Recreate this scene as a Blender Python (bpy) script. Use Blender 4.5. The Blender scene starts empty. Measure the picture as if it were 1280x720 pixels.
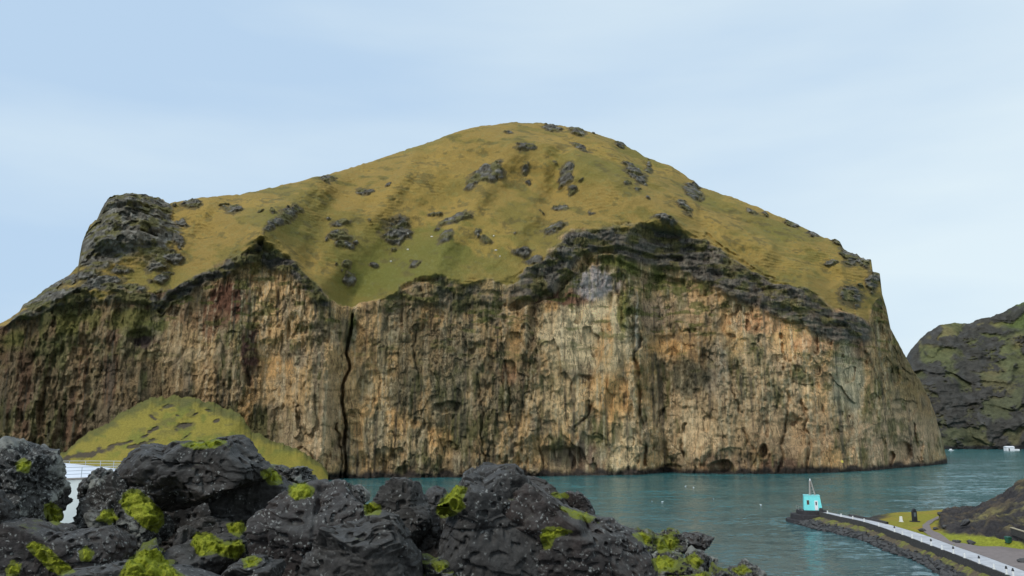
import bpy, math, random
import numpy as np
from mathutils import Vector
from mathutils.bvhtree import BVHTree

# ------------------------------------------------------------------ camera, sky, sun, exposure
SC = bpy.context.scene
COL = SC.collection
EYE = 25.0                       # eye height above the sea in metres
PITCH = math.radians(10.204)
CP, SP = math.cos(PITCH), math.sin(PITCH)
cam = bpy.data.cameras.new('camera'); camo = bpy.data.objects.new('camera', cam)
COL.objects.link(camo); SC.camera = camo
cam.sensor_fit = 'HORIZONTAL'; cam.sensor_width = 36.0; cam.lens = 28.125
cam.clip_start = 0.1; cam.clip_end = 20000
camo.location = (0, 0, EYE); camo.rotation_euler = (math.pi / 2 + PITCH, 0, 0)

SUN_EL, SUN_AZ = 41.0, 222.0     # azimuth clockwise from +Y (the view direction)
W = bpy.data.worlds.new('World'); SC.world = W; W.use_nodes = True
nt = W.node_tree; nt.nodes.clear()
N = nt.nodes.new; L = nt.links.new
wo = N('ShaderNodeOutputWorld'); bg = N('ShaderNodeBackground'); sky = N('ShaderNodeTexSky')
sky.sky_type = 'NISHITA'; sky.sun_disc = False
sky.sun_elevation = math.radians(SUN_EL); sky.sun_rotation = math.radians(SUN_AZ)
sky.air_density = 1.0; sky.dust_density = 2.0; sky.ozone_density = 2.0
tc = N('ShaderNodeTexCoord'); mp = N('ShaderNodeMapping'); mp.inputs['Scale'].default_value = (1.0, 1.6, 5.0)
mp.inputs['Rotation'].default_value = (0.0, math.radians(-14), 0.0)
cn = N('ShaderNodeTexNoise'); cn.inputs['Scale'].default_value = 1.7; cn.inputs['Detail'].default_value = 5; cn.inputs['Roughness'].default_value = 0.45
L(tc.outputs['Generated'], mp.inputs[0]); L(mp.outputs[0], cn.inputs['Vector'])
sx = N('ShaderNodeSeparateXYZ'); L(tc.outputs['Generated'], sx.inputs[0])
# a thin even veil of high cloud: paler towards the right (+X), bluer to the left
ad = N('ShaderNodeMath'); ad.operation = 'MULTIPLY_ADD'; L(sx.outputs['X'], ad.inputs[0]); ad.inputs[1].default_value = 0.42; L(cn.outputs['Fac'], ad.inputs[2])
ra = N('ShaderNodeValToRGB'); L(ad.outputs[0], ra.inputs[0])
ra.color_ramp.elements[0].position = 0.24; ra.color_ramp.elements[0].color = (4.2, 5.6, 7.2, 1)
ra.color_ramp.elements[1].position = 0.80; ra.color_ramp.elements[1].color = (6.3, 7.3, 7.8, 1)
mx = N('ShaderNodeMix'); mx.data_type = 'RGBA'; mx.inputs[0].default_value = 0.9
L(sky.outputs[0], mx.inputs[6]); L(ra.outputs[0], mx.inputs[7]); L(mx.outputs[2], bg.inputs[0])
bg.inputs['Strength'].default_value = 0.094
L(bg.outputs[0], wo.inputs[0])
sl = bpy.data.lights.new('sun', 'SUN'); so = bpy.data.objects.new('sun', sl); COL.objects.link(so)
sl.energy = 1.5; sl.angle = math.radians(14); sl.color = (1.0, 0.95, 0.87)
_e, _a = math.radians(SUN_EL), math.radians(SUN_AZ)
so.rotation_euler = Vector((math.sin(_a) * math.cos(_e), math.cos(_a) * math.cos(_e), math.sin(_e))).to_track_quat('Z', 'Y').to_euler()
so.location = (0, 0, 600)
vs = SC.view_settings
vs.view_transform = 'Standard'; vs.look = 'None'; vs.gamma = 1; vs.exposure = 0.42; vs.use_curve_mapping = False
try:
    SC.cycles.max_bounces = 5; SC.cycles.diffuse_bounces = 3; SC.cycles.glossy_bounces = 3
except Exception: pass

# ------------------------------------------------------------------ helpers
f32 = np.float32
def ae(px, py):
    """picture position -> azimuth a = X/Y and elevation slope e = (Z-EYE)/Y"""
    px = np.asarray(px, float); py = np.asarray(py, float)
    u = (px - 640) / 1000; v = (360 - py) / 1000
    d = CP - v * SP
    return u / d, (SP + v * CP) / d
def pix(X, Y, Z):
    """world -> picture position"""
    Z = Z - EYE
    f = Y * CP + Z * SP; u = -Y * SP + Z * CP
    return 640 + 1000 * X / f, 360 - 1000 * u / f
def at(px, py, Y=None, z=None):
    a, e = ae(px, py)
    if Y is None: Y = (z - EYE) / e
    return Vector((float(a * Y), float(Y), float(EYE + e * Y)))

def hsh(ix, iy, iz, seed):
    h = (ix * np.uint32(374761393)) ^ (iy * np.uint32(668265263)) ^ (iz * np.uint32(2147483647 - 61)) ^ np.uint32((seed * 974711 + 12345) & 0xffffffff)
    h = (h ^ (h >> np.uint32(13))) * np.uint32(1274126177)
    h = (h ^ (h >> np.uint32(15))) * np.uint32(2246822519)
    return ((h ^ (h >> np.uint32(16))) & np.uint32(0xffffff)).astype(f32) / f32(16777215.0)
def vn(x, y, z, seed=0):
    """value noise 0..1"""
    x, y, z = np.broadcast_arrays(np.asarray(x, np.float64), np.asarray(y, np.float64), np.asarray(z, np.float64))
    fx, fy, fz = np.floor(x), np.floor(y), np.floor(z)
    tx, ty, tz = (x - fx).astype(f32), (y - fy).astype(f32), (z - fz).astype(f32)
    tx = tx * tx * tx * (tx * (tx * 6 - 15) + 10); ty = ty * ty * ty * (ty * (ty * 6 - 15) + 10); tz = tz * tz * tz * (tz * (tz * 6 - 15) + 10)
    ix, iy, iz = [(q.astype(np.int64) & 0xffffffff).astype(np.uint32) for q in (fx, fy, fz)]
    o = np.uint32(1)
    def lerp(a, b, t): return a + (b - a) * t
    with np.errstate(over='ignore'):
        c = [[lerp(hsh(ix, iy + j * o, iz + k * o, seed), hsh(ix + o, iy + j * o, iz + k * o, seed), tx) for j in (0, 1)] for k in (0, 1)]
    return lerp(lerp(c[0][0], c[0][1], ty), lerp(c[1][0], c[1][1], ty), tz)
def fbm(x, y, z, seed=0, o=4, g=0.5, lac=2.03):
    s = 0; a = 1.0; t = 0
    for i in range(o):
        s = s + a * (vn(x, y, z, seed + i * 17) - 0.5); t += a; a *= g
        x = x * lac + 3.1; y = y * lac + 1.7; z = z * lac + 5.3
    return s / t * 2          # about -1..1
def ridged(x, y, z, seed=0, o=3, g=0.5):
    s = 0; a = 1.0; t = 0
    for i in range(o):
        s = s + a * (1 - np.abs(vn(x, y, z, seed + i * 13) * 2 - 1)); t += a; a *= g
        x = x * 2.1 + 1.3; y = y * 2.1 + 4.1; z = z * 2.1 + 2.2
    return s / t              # 0..1, ridges at 1
def sstep(a, b, x):
    t = np.clip((x - a) / (b - a), 0, 1); return t * t * (3 - 2 * t)
def lerpc(c, col, m):
    return c + (np.asarray(col, f32) - c) * m[..., None]

def mesh_np(name, V, F, mat=None, col=None, smooth=True, parent=None):
    V = np.ascontiguousarray(V, f32).reshape(-1, 3); F = np.ascontiguousarray(F, np.int32)
    k = F.shape[1]
    m = bpy.data.meshes.new(name)
    m.vertices.add(len(V)); m.vertices.foreach_set('co', V.ravel())
    m.loops.add(F.size); m.loops.foreach_set('vertex_index', F.ravel())
    m.polygons.add(len(F)); m.polygons.foreach_set('loop_start', np.arange(0, F.size, k, dtype=np.int32))
    try: m.polygons.foreach_set('loop_total', np.full(len(F), k, np.int32))
    except Exception: pass
    m.polygons.foreach_set('use_smooth', np.full(len(F), smooth, bool))
    if col is not None:
        ca = m.color_attributes.new('tint', 'FLOAT_COLOR', 'POINT')
        c4 = np.ones((len(V), 4), f32); c4[:, :col.shape[-1]] = col.reshape(-1, col.shape[-1]); ca.data.foreach_set('color', c4.ravel())
    m.update(calc_edges=True); m.validate()
    o = bpy.data.objects.new(name, m); COL.objects.link(o)
    if mat: m.materials.append(mat)
    if parent: o.parent = parent
    return o
def grid_faces(r, c, flip=False):
    i = np.arange(r - 1)[:, None] * c + np.arange(c - 1)[None, :]
    F = np.stack([i, i + 1, i + c + 1, i + c], -1).reshape(-1, 4)
    return F[:, ::-1] if flip else F
def tag(o, label=None, cat=None, group=None, kind=None):
    if label: o['label'] = label
    if cat: o['category'] = cat
    if group: o['group'] = group
    if kind: o['kind'] = kind
    return o
def empty(name, loc, rz=0.0):
    o = bpy.data.objects.new(name, None); COL.objects.link(o); o.location = loc; o.rotation_euler = (0, 0, rz); return o

class MB:
    """collects boxes, prisms and tubes, then links them as one mesh object"""
    def __init__(s): s.v = []; s.f = []
    def add(s, vs_, fs):
        n = len(s.v); s.v += [tuple(p) for p in vs_]; s.f += [tuple(n + i for i in f) for f in fs]; return s
    def prism(s, bot, top):
        n = len(bot)
        return s.add(list(bot) + list(top), [tuple(range(n))[::-1], tuple(range(n, 2 * n))] + [(i, (i + 1) % n, n + (i + 1) % n, n + i) for i in range(n)])
    def box(s, c, d, tx=1.0, ty=1.0, b=0.0):
        x, y, z = c; w, l, h = d[0] / 2, d[1] / 2, d[2]
        q = [(-w, -l), (w, -l), (w, l), (-w, l)]
        return s.prism([(x + p, y + r, z) for p, r in q], [(x + p * tx, y + r * ty, z + h) for p, r in q])
    def tube(s, p, q, r0, r1=None, n=8):
        r1 = r0 if r1 is None else r1
        p, q = Vector(p), Vector(q); a = (q - p).normalized()
        u = a.orthogonal().normalized(); w = a.cross(u)
        ring = lambda c, r: [c + (u * math.cos(2 * math.pi * i / n) + w * math.sin(2 * math.pi * i / n)) * r for i in range(n)]
        return s.prism(ring(p, r0), ring(q, r1))
    def build(s, name, mat, parent=None, smooth=False, bevel=0.0):
        m = bpy.data.meshes.new(name); m.from_pydata(s.v, [], s.f); m.update()
        import bmesh
        bm = bmesh.new(); bm.from_mesh(m); bmesh.ops.recalc_face_normals(bm, faces=bm.faces); bm.to_mesh(m); bm.free()
        m.polygons.foreach_set('use_smooth', [smooth] * len(m.polygons))
        o = bpy.data.objects.new(name, m); COL.objects.link(o); m.materials.append(mat)
        if bevel: md = o.modifiers.new('bevel', 'BEVEL'); md.width = bevel; md.segments = 2
        if parent: o.parent = parent
        return o

# ------------------------------------------------------------------ materials
def newmat(name):
    m = bpy.data.materials.new(name); m.use_nodes = True
    return m, m.node_tree.nodes, m.node_tree.links, m.node_tree.nodes['Principled BSDF']
def noise_node(n, l, scale, detail=4, rough=0.6, vec=None, sc=None):
    t = n.new('ShaderNodeTexNoise'); t.inputs['Scale'].default_value = scale; t.inputs['Detail'].default_value = detail; t.inputs['Roughness'].default_value = rough
    g = n.new('ShaderNodeNewGeometry')
    if sc is not None:
        mpn = n.new('ShaderNodeMapping'); mpn.inputs['Scale'].default_value = sc; l.new(g.outputs['Position'], mpn.inputs[0]); l.new(mpn.outputs[0], t.inputs['Vector'])
    else: l.new(g.outputs['Position'], t.inputs['Vector'])
    return t
def ramp(n, l, src, stops):
    r = n.new('ShaderNodeValToRGB'); e = r.color_ramp.elements
    e[0].position, e[0].color = stops[0][0], (*stops[0][1], 1); e[1].position, e[1].color = stops[-1][0], (*stops[-1][1], 1)
    for p, c in stops[1:-1]:
        q = e.new(p); q.color = (*c, 1)
    l.new(src, r.inputs[0]); return r
def mixc(n, l, fac, a, b, mode='MIX'):
    m = n.new('ShaderNodeMix'); m.data_type = 'RGBA'; m.blend_type = mode
    for i, s in ((0, fac), (6, a), (7, b)):
        if hasattr(s, 'is_linked') or hasattr(s, 'links'): l.new(s, m.inputs[i])
        elif i == 0: m.inputs[0].default_value = s
        else: m.inputs[i].default_value = (*s, 1)
    return m.outputs[2]
def tint_mat(name, bumpscale, bumpdist, sc=None, lo=0.6, hi=1.4, rough=0.95, detail=6):
    """vertex tint x fine procedural mottling, with matching bump"""
    m, n, l, p = newmat(name)
    at_ = n.new('ShaderNodeAttribute'); at_.attribute_name = 'tint'
    t = noise_node(n, l, bumpscale, detail, 0.7, sc=sc)
    r = ramp(n, l, t.outputs['Fac'], [(0.3, (lo,) * 3), (0.7, (hi,) * 3)])
    l.new(mixc(n, l, 1.0, at_.outputs['Color'], r.outputs[0], 'MULTIPLY'), p.inputs['Base Color'])
    b = n.new('ShaderNodeBump'); b.inputs['Strength'].default_value = 1.0; b.inputs['Distance'].default_value = bumpdist
    l.new(t.outputs['Fac'], b.inputs['Height']); l.new(b.outputs[0], p.inputs['Normal'])
    p.inputs['Roughness'].default_value = rough; p.inputs['Specular IOR Level'].default_value = 0.2
    return m
def flat_mat(name, c, rough=0.7, scale=3.0, var=0.12, metal=0.0, bump=0.0):
    m, n, l, p = newmat(name)
    t = noise_node(n, l, scale, 5, 0.6)
    r = ramp(n, l, t.outputs['Fac'], [(0.3, tuple(x * (1 - var) for x in c)), (0.7, tuple(min(1, x * (1 + var)) for x in c))])
    l.new(r.outputs[0], p.inputs['Base Color']); p.inputs['Roughness'].default_value = rough; p.inputs['Metallic'].default_value = metal
    if bump:
        b = n.new('ShaderNodeBump'); b.inputs['Distance'].default_value = bump; l.new(t.outputs['Fac'], b.inputs['Height']); l.new(b.outputs[0], p.inputs['Normal'])
    return m

def cliff_mat():
    m, n, l, p = newmat('weathered_cliff')
    ta = n.new('ShaderNodeAttribute'); ta.attribute_name = 'tint'
    rk = noise_node(n, l, 0.55, 8, 0.72, sc=(1.0, 1.0, 0.4)); rr = ramp(n, l, rk.outputs['Fac'], [(0.3, (0.85,) * 3), (0.5, (1.55,) * 3), (0.7, (2.1,) * 3)])
    fine = noise_node(n, l, 2.6, 5, 0.75, sc=(1.0, 1.0, 0.7)); fr = ramp(n, l, fine.outputs['Fac'], [(0.3, (0.72,) * 3), (0.7, (1.28,) * 3)])
    def crack(scale, sc, w, dark):
        t = noise_node(n, l, scale, 5, 0.62, sc=sc)
        return ramp(n, l, t.outputs['Fac'], [(0.5 - w * 2.4, (1.0,) * 3), (0.5 - w * .3, (dark,) * 3), (0.5 + w * .3, (dark,) * 3), (0.5 + w * 2.4, (1.0,) * 3)])
    c1 = crack(0.07, (1.0, 1.0, 0.16), 0.006, 0.4); c2 = crack(0.22, (1.0, 1.0, 0.30), 0.008, 0.6); c3 = crack(0.13, (0.35, 0.35, 1.0), 0.004, 0.6)
    ck = mixc(n, l, 1.0, mixc(n, l, 1.0, c1.outputs[0], c2.outputs[0], 'MULTIPLY'), c3.outputs[0], 'MULTIPLY')
    rockc = mixc(n, l, 1.0, mixc(n, l, 1.0, rr.outputs[0], fr.outputs[0], 'MULTIPLY'), ck, 'MULTIPLY')
    gs = noise_node(n, l, 1.6, 6, 0.75, sc=(1.0, 1.0, 1.6)); gr = ramp(n, l, gs.outputs['Fac'], [(0.3, (0.5,) * 3), (0.7, (1.46,) * 3)])
    f = mixc(n, l, ta.outputs['Alpha'], gr.outputs[0], rockc)
    l.new(mixc(n, l, 1.0, ta.outputs['Color'], f, 'MULTIPLY'), p.inputs['Base Color'])
    b = n.new('ShaderNodeBump'); b.inputs['Distance'].default_value = 0.6; l.new(rockc, b.inputs['Height']); l.new(ta.outputs['Alpha'], b.inputs['Strength'])
    b2 = n.new('ShaderNodeBump'); b2.inputs['Distance'].default_value = 0.7; b2.inputs['Strength'].default_value = 0.8; l.new(gs.outputs['Fac'], b2.inputs['Height']); l.new(b.outputs[0], b2.inputs['Normal'])
    l.new(b2.outputs[0], p.inputs['Normal']); p.inputs['Roughness'].default_value = 0.95; p.inputs['Specular IOR Level'].default_value = 0.15
    return m
M_cliff = cliff_mat()
M_talus = tint_mat('grass_slope', 1.2, 0.35, lo=0.75, hi=1.3)
M_shore = tint_mat('shore_ground', 1.6, 0.25, lo=0.6, hi=1.4)

def water_mat():
    m, n, l, p = newmat('sea_water')
    g = n.new('ShaderNodeNewGeometry')
    big = noise_node(n, l, 0.012, 3, 0.5, sc=(1.0, 2.0, 1.0))
    r = ramp(n, l, big.outputs['Fac'], [(0.35, (0.026, 0.125, 0.135)), (0.65, (0.045, 0.165, 0.175))])
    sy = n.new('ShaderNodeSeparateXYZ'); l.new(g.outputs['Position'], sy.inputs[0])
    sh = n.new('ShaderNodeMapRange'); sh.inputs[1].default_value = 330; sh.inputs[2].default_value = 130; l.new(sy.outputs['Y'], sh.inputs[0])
    l.new(mixc(n, l, sh.outputs[0], r.outputs[0], (0.080, 0.150, 0.162)), p.inputs['Base Color'])     # base colour paler towards the viewer, standing in for reflected sky
    p.inputs['IOR'].default_value = 1.333; p.inputs['Specular IOR Level'].default_value = 0.55; p.inputs['Roughness'].default_value = 0.16
    def slope(scale, det, sc, amp):
        t = noise_node(n, l, scale, det, 0.6, sc=sc)
        v = n.new('ShaderNodeVectorMath'); v.operation = 'SUBTRACT'; l.new(t.outputs['Color'], v.inputs[0]); v.inputs[1].default_value = (0.5, 0.5, 0.5)
        w = n.new('ShaderNodeVectorMath'); w.operation = 'MULTIPLY'; l.new(v.outputs[0], w.inputs[0]); w.inputs[1].default_value = (amp * 0.8, amp, 0); return w.outputs[0]
    c = noise_node(n, l, 0.016, 4, 0.6, sc=(0.5, 1.5, 1.0))
    cr = ramp(n, l, c.outputs['Fac'], [(0.40, (0.22,) * 3), (0.60, (1.0,) * 3)])
    a1 = slope(0.9, 5, (0.5, 1.0, 1.0), 1.7); a2 = slope(0.16, 4, (0.45, 1.0, 1.0), 1.0)
    s1 = n.new('ShaderNodeVectorMath'); s1.operation = 'ADD'; l.new(a1, s1.inputs[0]); l.new(a2, s1.inputs[1])
    s2 = n.new('ShaderNodeVectorMath'); s2.operation = 'MULTIPLY'; l.new(s1.outputs[0], s2.inputs[0]); l.new(cr.outputs[0], s2.inputs[1])
    s3 = n.new('ShaderNodeVectorMath'); s3.operation = 'ADD'; l.new(s2.outputs[0], s3.inputs[0]); s3.inputs[1].default_value = (0, 0, 1)
    s4 = n.new('ShaderNodeVectorMath'); s4.operation = 'NORMALIZE'; l.new(s3.outputs[0], s4.inputs[0]); l.new(s4.outputs[0], p.inputs['Normal'])
    return m
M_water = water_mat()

def rock_mat(name, base=(0.036, 0.034, 0.032), brown=(0.050, 0.040, 0.033), lichen=0.5, moss=0.5):
    """vesicular basalt: dark grey to brown, white crust lichen specks, thin olive moss film on upward faces"""
    m, n, l, p = newmat(name)
    t1 = noise_node(n, l, 2.2, 5, 0.6); t2 = noise_node(n, l, 26, 8, 0.75)
    c = ramp(n, l, t1.outputs['Fac'], [(0.38, tuple(q * .72 for q in base)), (0.62, tuple(q * .72 for q in brown))]).outputs[0]
    sp = ramp(n, l, t2.outputs['Fac'], [(0.3, (0.45,) * 3), (0.5, (0.95,) * 3), (0.7, (1.9,) * 3)])
    c = mixc(n, l, 1.0, c, sp.outputs[0], 'MULTIPLY')
    # lichen: patches of small pale spots
    v = n.new('ShaderNodeTexVoronoi'); v.inputs['Scale'].default_value = 46; v.inputs['Randomness'].default_value = 1
    g = n.new('ShaderNodeNewGeometry')
    wn = noise_node(n, l, 30, 4, 0.7)
    wadd = n.new('ShaderNodeVectorMath'); wadd.operation = 'MULTIPLY_ADD'
    l.new(wn.outputs['Color'], wadd.inputs[0]); wadd.inputs[1].default_value = (0.06,) * 3; l.new(g.outputs['Position'], wadd.inputs[2]); l.new(wadd.outputs[0], v.inputs['Vector'])
    spot = ramp(n, l, v.outputs['Distance'], [(0.12, (1,) * 3), (0.42, (0,) * 3)])
    rnd = n.new('ShaderNodeSeparateColor'); l.new(v.outputs['Color'], rnd.inputs[0])
    kk = max(0.05, 1 - 0.9 * min(lichen, 1)); keep = ramp(n, l, rnd.outputs[0], [(kk - 0.05, (0,) * 3), (kk + 0.08, (1,) * 3)])
    area = noise_node(n, l, 3.3, 5, 0.7)
    ar = ramp(n, l, area.outputs['Fac'], [(0.50 - 0.2 * lichen, (0,) * 3), (0.60 - 0.16 * lichen, (1,) * 3)])
    f = mixc(n, l, 1.0, spot.outputs[0], keep.outputs[0], 'MULTIPLY'); f = mixc(n, l, 1.0, f, ar.outputs[0], 'MULTIPLY')
    c = mixc(n, l, f, c, (0.36, 0.37, 0.35))
    if lichen > 0.65:   # continuous pale crust on whatever stands proud
        ha = n.new('ShaderNodeAttribute'); ha.attribute_name = 'tint'
        cr0 = noise_node(n, l, 17, 8, 0.75); crm = n.new('ShaderNodeMath'); crm.operation = 'MULTIPLY_ADD'; l.new(ha.outputs['Alpha'], crm.inputs[0]); crm.inputs[1].default_value = 0.5; l.new(cr0.outputs['Fac'], crm.inputs[2])
        crr = ramp(n, l, crm.outputs[0], [(0.83, (0,) * 3), (0.94, (1,) * 3)])
        c = mixc(n, l, mixc(n, l, 1.0, crr.outputs[0], ar.outputs[0], 'MULTIPLY'), c, (0.27, 0.275, 0.245))
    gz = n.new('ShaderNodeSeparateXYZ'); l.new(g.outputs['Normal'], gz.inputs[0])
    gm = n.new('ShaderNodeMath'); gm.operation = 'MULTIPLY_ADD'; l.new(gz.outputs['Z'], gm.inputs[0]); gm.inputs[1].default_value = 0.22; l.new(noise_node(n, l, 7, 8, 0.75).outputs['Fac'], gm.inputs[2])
    gr_ = ramp(n, l, gm.outputs[0], [(0.50, (0,) * 3), (0.80, (0.75,) * 3)]); c = mixc(n, l, gr_.outputs[0], c, (0.092, 0.089, 0.084))  # upward faces greyed in the base colour to imitate highlights on the tops
    # moss film
    sz = n.new('ShaderNodeSeparateXYZ'); l.new(g.outputs['Normal'], sz.inputs[0])
    mn = noise_node(n, l, 4.5, 6, 0.7)
    ma = n.new('ShaderNodeMath'); ma.operation = 'MULTIPLY_ADD'; l.new(sz.outputs['Z'], ma.inputs[0]); ma.inputs[1].default_value = 0.16; l.new(mn.outputs['Fac'], ma.inputs[2])
    mr = ramp(n, l, ma.outputs[0], [(0.78 - 0.12 * moss, (0,) * 3), (0.88 - 0.12 * moss, (1,) * 3)])
    c = mixc(n, l, mr.outputs[0], c, (0.10, 0.115, 0.018))
    ta = n.new('ShaderNodeAttribute'); ta.attribute_name = 'tint'; tb = noise_node(n, l, 22, 6, 0.75)
    tm = n.new('ShaderNodeMath'); tm.operation = 'MULTIPLY_ADD'; l.new(ta.outputs['Fac'], tm.inputs[0]); tm.inputs[1].default_value = 0.62; l.new(tb.outputs['Fac'], tm.inputs[2])
    tr = ramp(n, l, tm.outputs[0], [(0.78, (0,) * 3), (0.90, (1,) * 3)])
    c = mixc(n, l, tr.outputs[0], c, (0.14, 0.16, 0.018))
    l.new(c, p.inputs['Base Color'])
    b1 = n.new('ShaderNodeBump'); b1.inputs['Distance'].default_value = 0.02; b1.inputs['Strength'].default_value = 0.9; l.new(t2.outputs['Fac'], b1.inputs['Height'])
    ves = n.new('ShaderNodeTexVoronoi'); ves.inputs['Scale'].default_value = 70; l.new(g.outputs['Position'], ves.inputs['Vector'])
    vr = ramp(n, l, ves.outputs['Distance'], [(0.1, (0,) * 3), (0.3, (1,) * 3)])
    b2 = n.new('ShaderNodeBump'); b2.inputs['Distance'].default_value = 0.004; b2.inputs['Strength'].default_value = 0.6; l.new(vr.outputs[0], b2.inputs['Height']); l.new(b1.outputs[0], b2.inputs['Normal'])
    l.new(b2.outputs[0], p.inputs['Normal'])
    rr = ramp(n, l, t1.outputs['Fac'], [(0.35, (0.5,) * 3), (0.65, (0.85,) * 3)]); l.new(rr.outputs[0], p.inputs['Roughness'])
    p.inputs['Specular IOR Level'].default_value = 0.35
    return m
R_plain = rock_mat('basalt_plain', lichen=0.35, moss=0.15)
R_grey = rock_mat('basalt_grey', base=(0.050, 0.048, 0.047), brown=(0.062, 0.057, 0.052), lichen=0.35, moss=0.1)
R_brown = rock_mat('basalt_brown', base=(0.040, 0.035, 0.034), brown=(0.062, 0.046, 0.040), lichen=0.6, moss=0.4)
R_lichen = rock_mat('basalt_lichen', base=(0.032, 0.032, 0.03), brown=(0.045, 0.04, 0.035), lichen=1.0, moss=0.6)
R_mossy = rock_mat('basalt_mossy', base=(0.035, 0.035, 0.033), brown=(0.05, 0.043, 0.038), lichen=0.7, moss=2.0)
def moss_mat():
    m, n, l, p = newmat('cushion_moss')
    t = noise_node(n, l, 9, 6, 0.7); t2 = noise_node(n, l, 120, 3, 0.7)
    c = ramp(n, l, t.outputs['Fac'], [(0.3, (0.085, 0.095, 0.010)), (0.46, (0.19, 0.215, 0.018)), (0.70, (0.31, 0.325, 0.045))]).outputs[0]
    s = ramp(n, l, t2.outputs['Fac'], [(0.3, (0.55,) * 3), (0.7, (1.35,) * 3)])
    l.new(mixc(n, l, 1.0, c, s.outputs[0], 'MULTIPLY'), p.inputs['Base Color']); p.inputs['Roughness'].default_value = 1; p.inputs['Specular IOR Level'].default_value = 0.1
    b = n.new('ShaderNodeBump'); b.inputs['Distance'].default_value = 0.006; l.new(t2.outputs['Fac'], b.inputs['Height']); l.new(b.outputs[0], p.inputs['Normal'])
    return m
M_moss = moss_mat()

# ------------------------------------------------------------------ sea
def sea():
    V = [(-9000, -400, 0), (9000, -400, 0), (9000, 15000, 0), (-9000, 15000, 0)]
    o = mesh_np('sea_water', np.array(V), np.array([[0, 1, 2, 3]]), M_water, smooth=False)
    tag(o, 'teal harbour water below the cliff', None, None, 'structure')
sea()

# ------------------------------------------------------------------ masks in picture space (used as surface maps of the hill)
def blob(px, py, cx, cy, rx, ry, rot=0.0):
    c, s = math.cos(math.radians(rot)), math.sin(math.radians(rot))
    dx, dy = px - cx, py - cy
    return np.sqrt(((dx * c + dy * s) / rx) ** 2 + ((-dx * s + dy * c) / ry) ** 2)
def polydist(px, py, pts):
    """distance to polyline"""
    d = np.full(px.shape, 1e9, f32)
    for (x0, y0), (x1, y1) in zip(pts[:-1], pts[1:]):
        vx, vy = x1 - x0, y1 - y0; q = vx * vx + vy * vy
        t = np.clip(((px - x0) * vx + (py - y0) * vy) / q, 0, 1)
        d = np.minimum(d, np.hypot(px - x0 - t * vx, py - y0 - t * vy))
    return d
def inpoly(px, py, pts):
    r = np.zeros(px.shape, bool); n = len(pts)
    for i in range(n):
        x0, y0 = pts[i]; x1, y1 = pts[(i + 1) % n]
        if y0 == y1: continue
        c = ((y0 > py) != (y1 > py)) & (px < (x1 - x0) * (py - y0) / (y1 - y0) + x0)
        r ^= c
    return r
def polysoft(px, py, pts, w):
    """soft polygon mask 0..1, 0.5 at the outline"""
    d = polydist(px, py, pts + [pts[0]]); s = np.where(inpoly(px, py, pts), 1, -1)
    return sstep(-w, w, d * s)

def curve(pts):
    p = np.array(pts, float); a, e = ae(p[:, 0], p[:, 1])
    for i in range(1, len(a)):
        if a[i] <= a[i - 1]: a[i] = a[i - 1] + 2e-4
    return a, e

# ------------------------------------------------------------------ the big headland
RIDGE = [(-420, 520), (-300, 470), (-150, 440), (-60, 420), (0, 405), (12, 399), (24, 391), (28, 383), (44, 374), (58, 362), (85, 345), (98, 333), (99, 322), (103, 302), (112, 285), (122, 272), (134, 252), (150, 247), (190, 246),
         (200, 250), (213, 254), (250, 247), (300, 243), (350, 232), (410, 218), (470, 200), (520, 183), (560, 170), (600, 158), (640, 153), (680, 154), (720, 160), (760, 172), (780, 180),
         (810, 198), (840, 208), (860, 222), (868, 226), (873, 233), (920, 248), (950, 260), (980, 273), (1010, 287), (1030, 297), (1050, 302), (1056, 313), (1070, 319), (1077, 324), (1089, 324), (1090, 338),
         (1100, 341), (1101, 365), (1108, 385), (1113, 410), (1126, 435), (1138, 458), (1150, 477), (1162, 500), (1170, 522), (1178, 550), (1184, 576)]
CTOP = [(-420, 540), (-300, 500), (-150, 452), (0, 411), (25, 397), (60, 380), (100, 369), (150, 365), (190, 369), (212, 366), (230, 356), (260, 343), (290, 326), (310, 313), (328, 308), (348, 315), (375, 338), (405, 368), (425, 381), (440, 386), (458, 380), (480, 372), (520, 358),
        (560, 350), (600, 352), (640, 345), (680, 320), (715, 295), (760, 287), (830, 283), (870, 296), (900, 310), (930, 333), (975, 352), (1010, 362), (1040, 388), (1070, 398), (1085, 398), (1092, 385), (1101, 375), (1184, 577)]
BASE = [(-420, 590), (-150, 602), (400, 601), (420, 599), (450, 598), (650, 596), (800, 594), (830, 591), (900, 592), (1000, 591.5), (1040, 590.5), (1070, 589), (1100, 587), (1130, 584.5), (1160, 582), (1180, 580), (1184, 579)]
RY = [(-420, 560), (-150, 540), (100, 500), (150, 506), (220, 530), (300, 560), (450, 620), (640, 668), (860, 665), (1000, 640), (1060, 615), (1090, 603), (1184, 640)]

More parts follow.
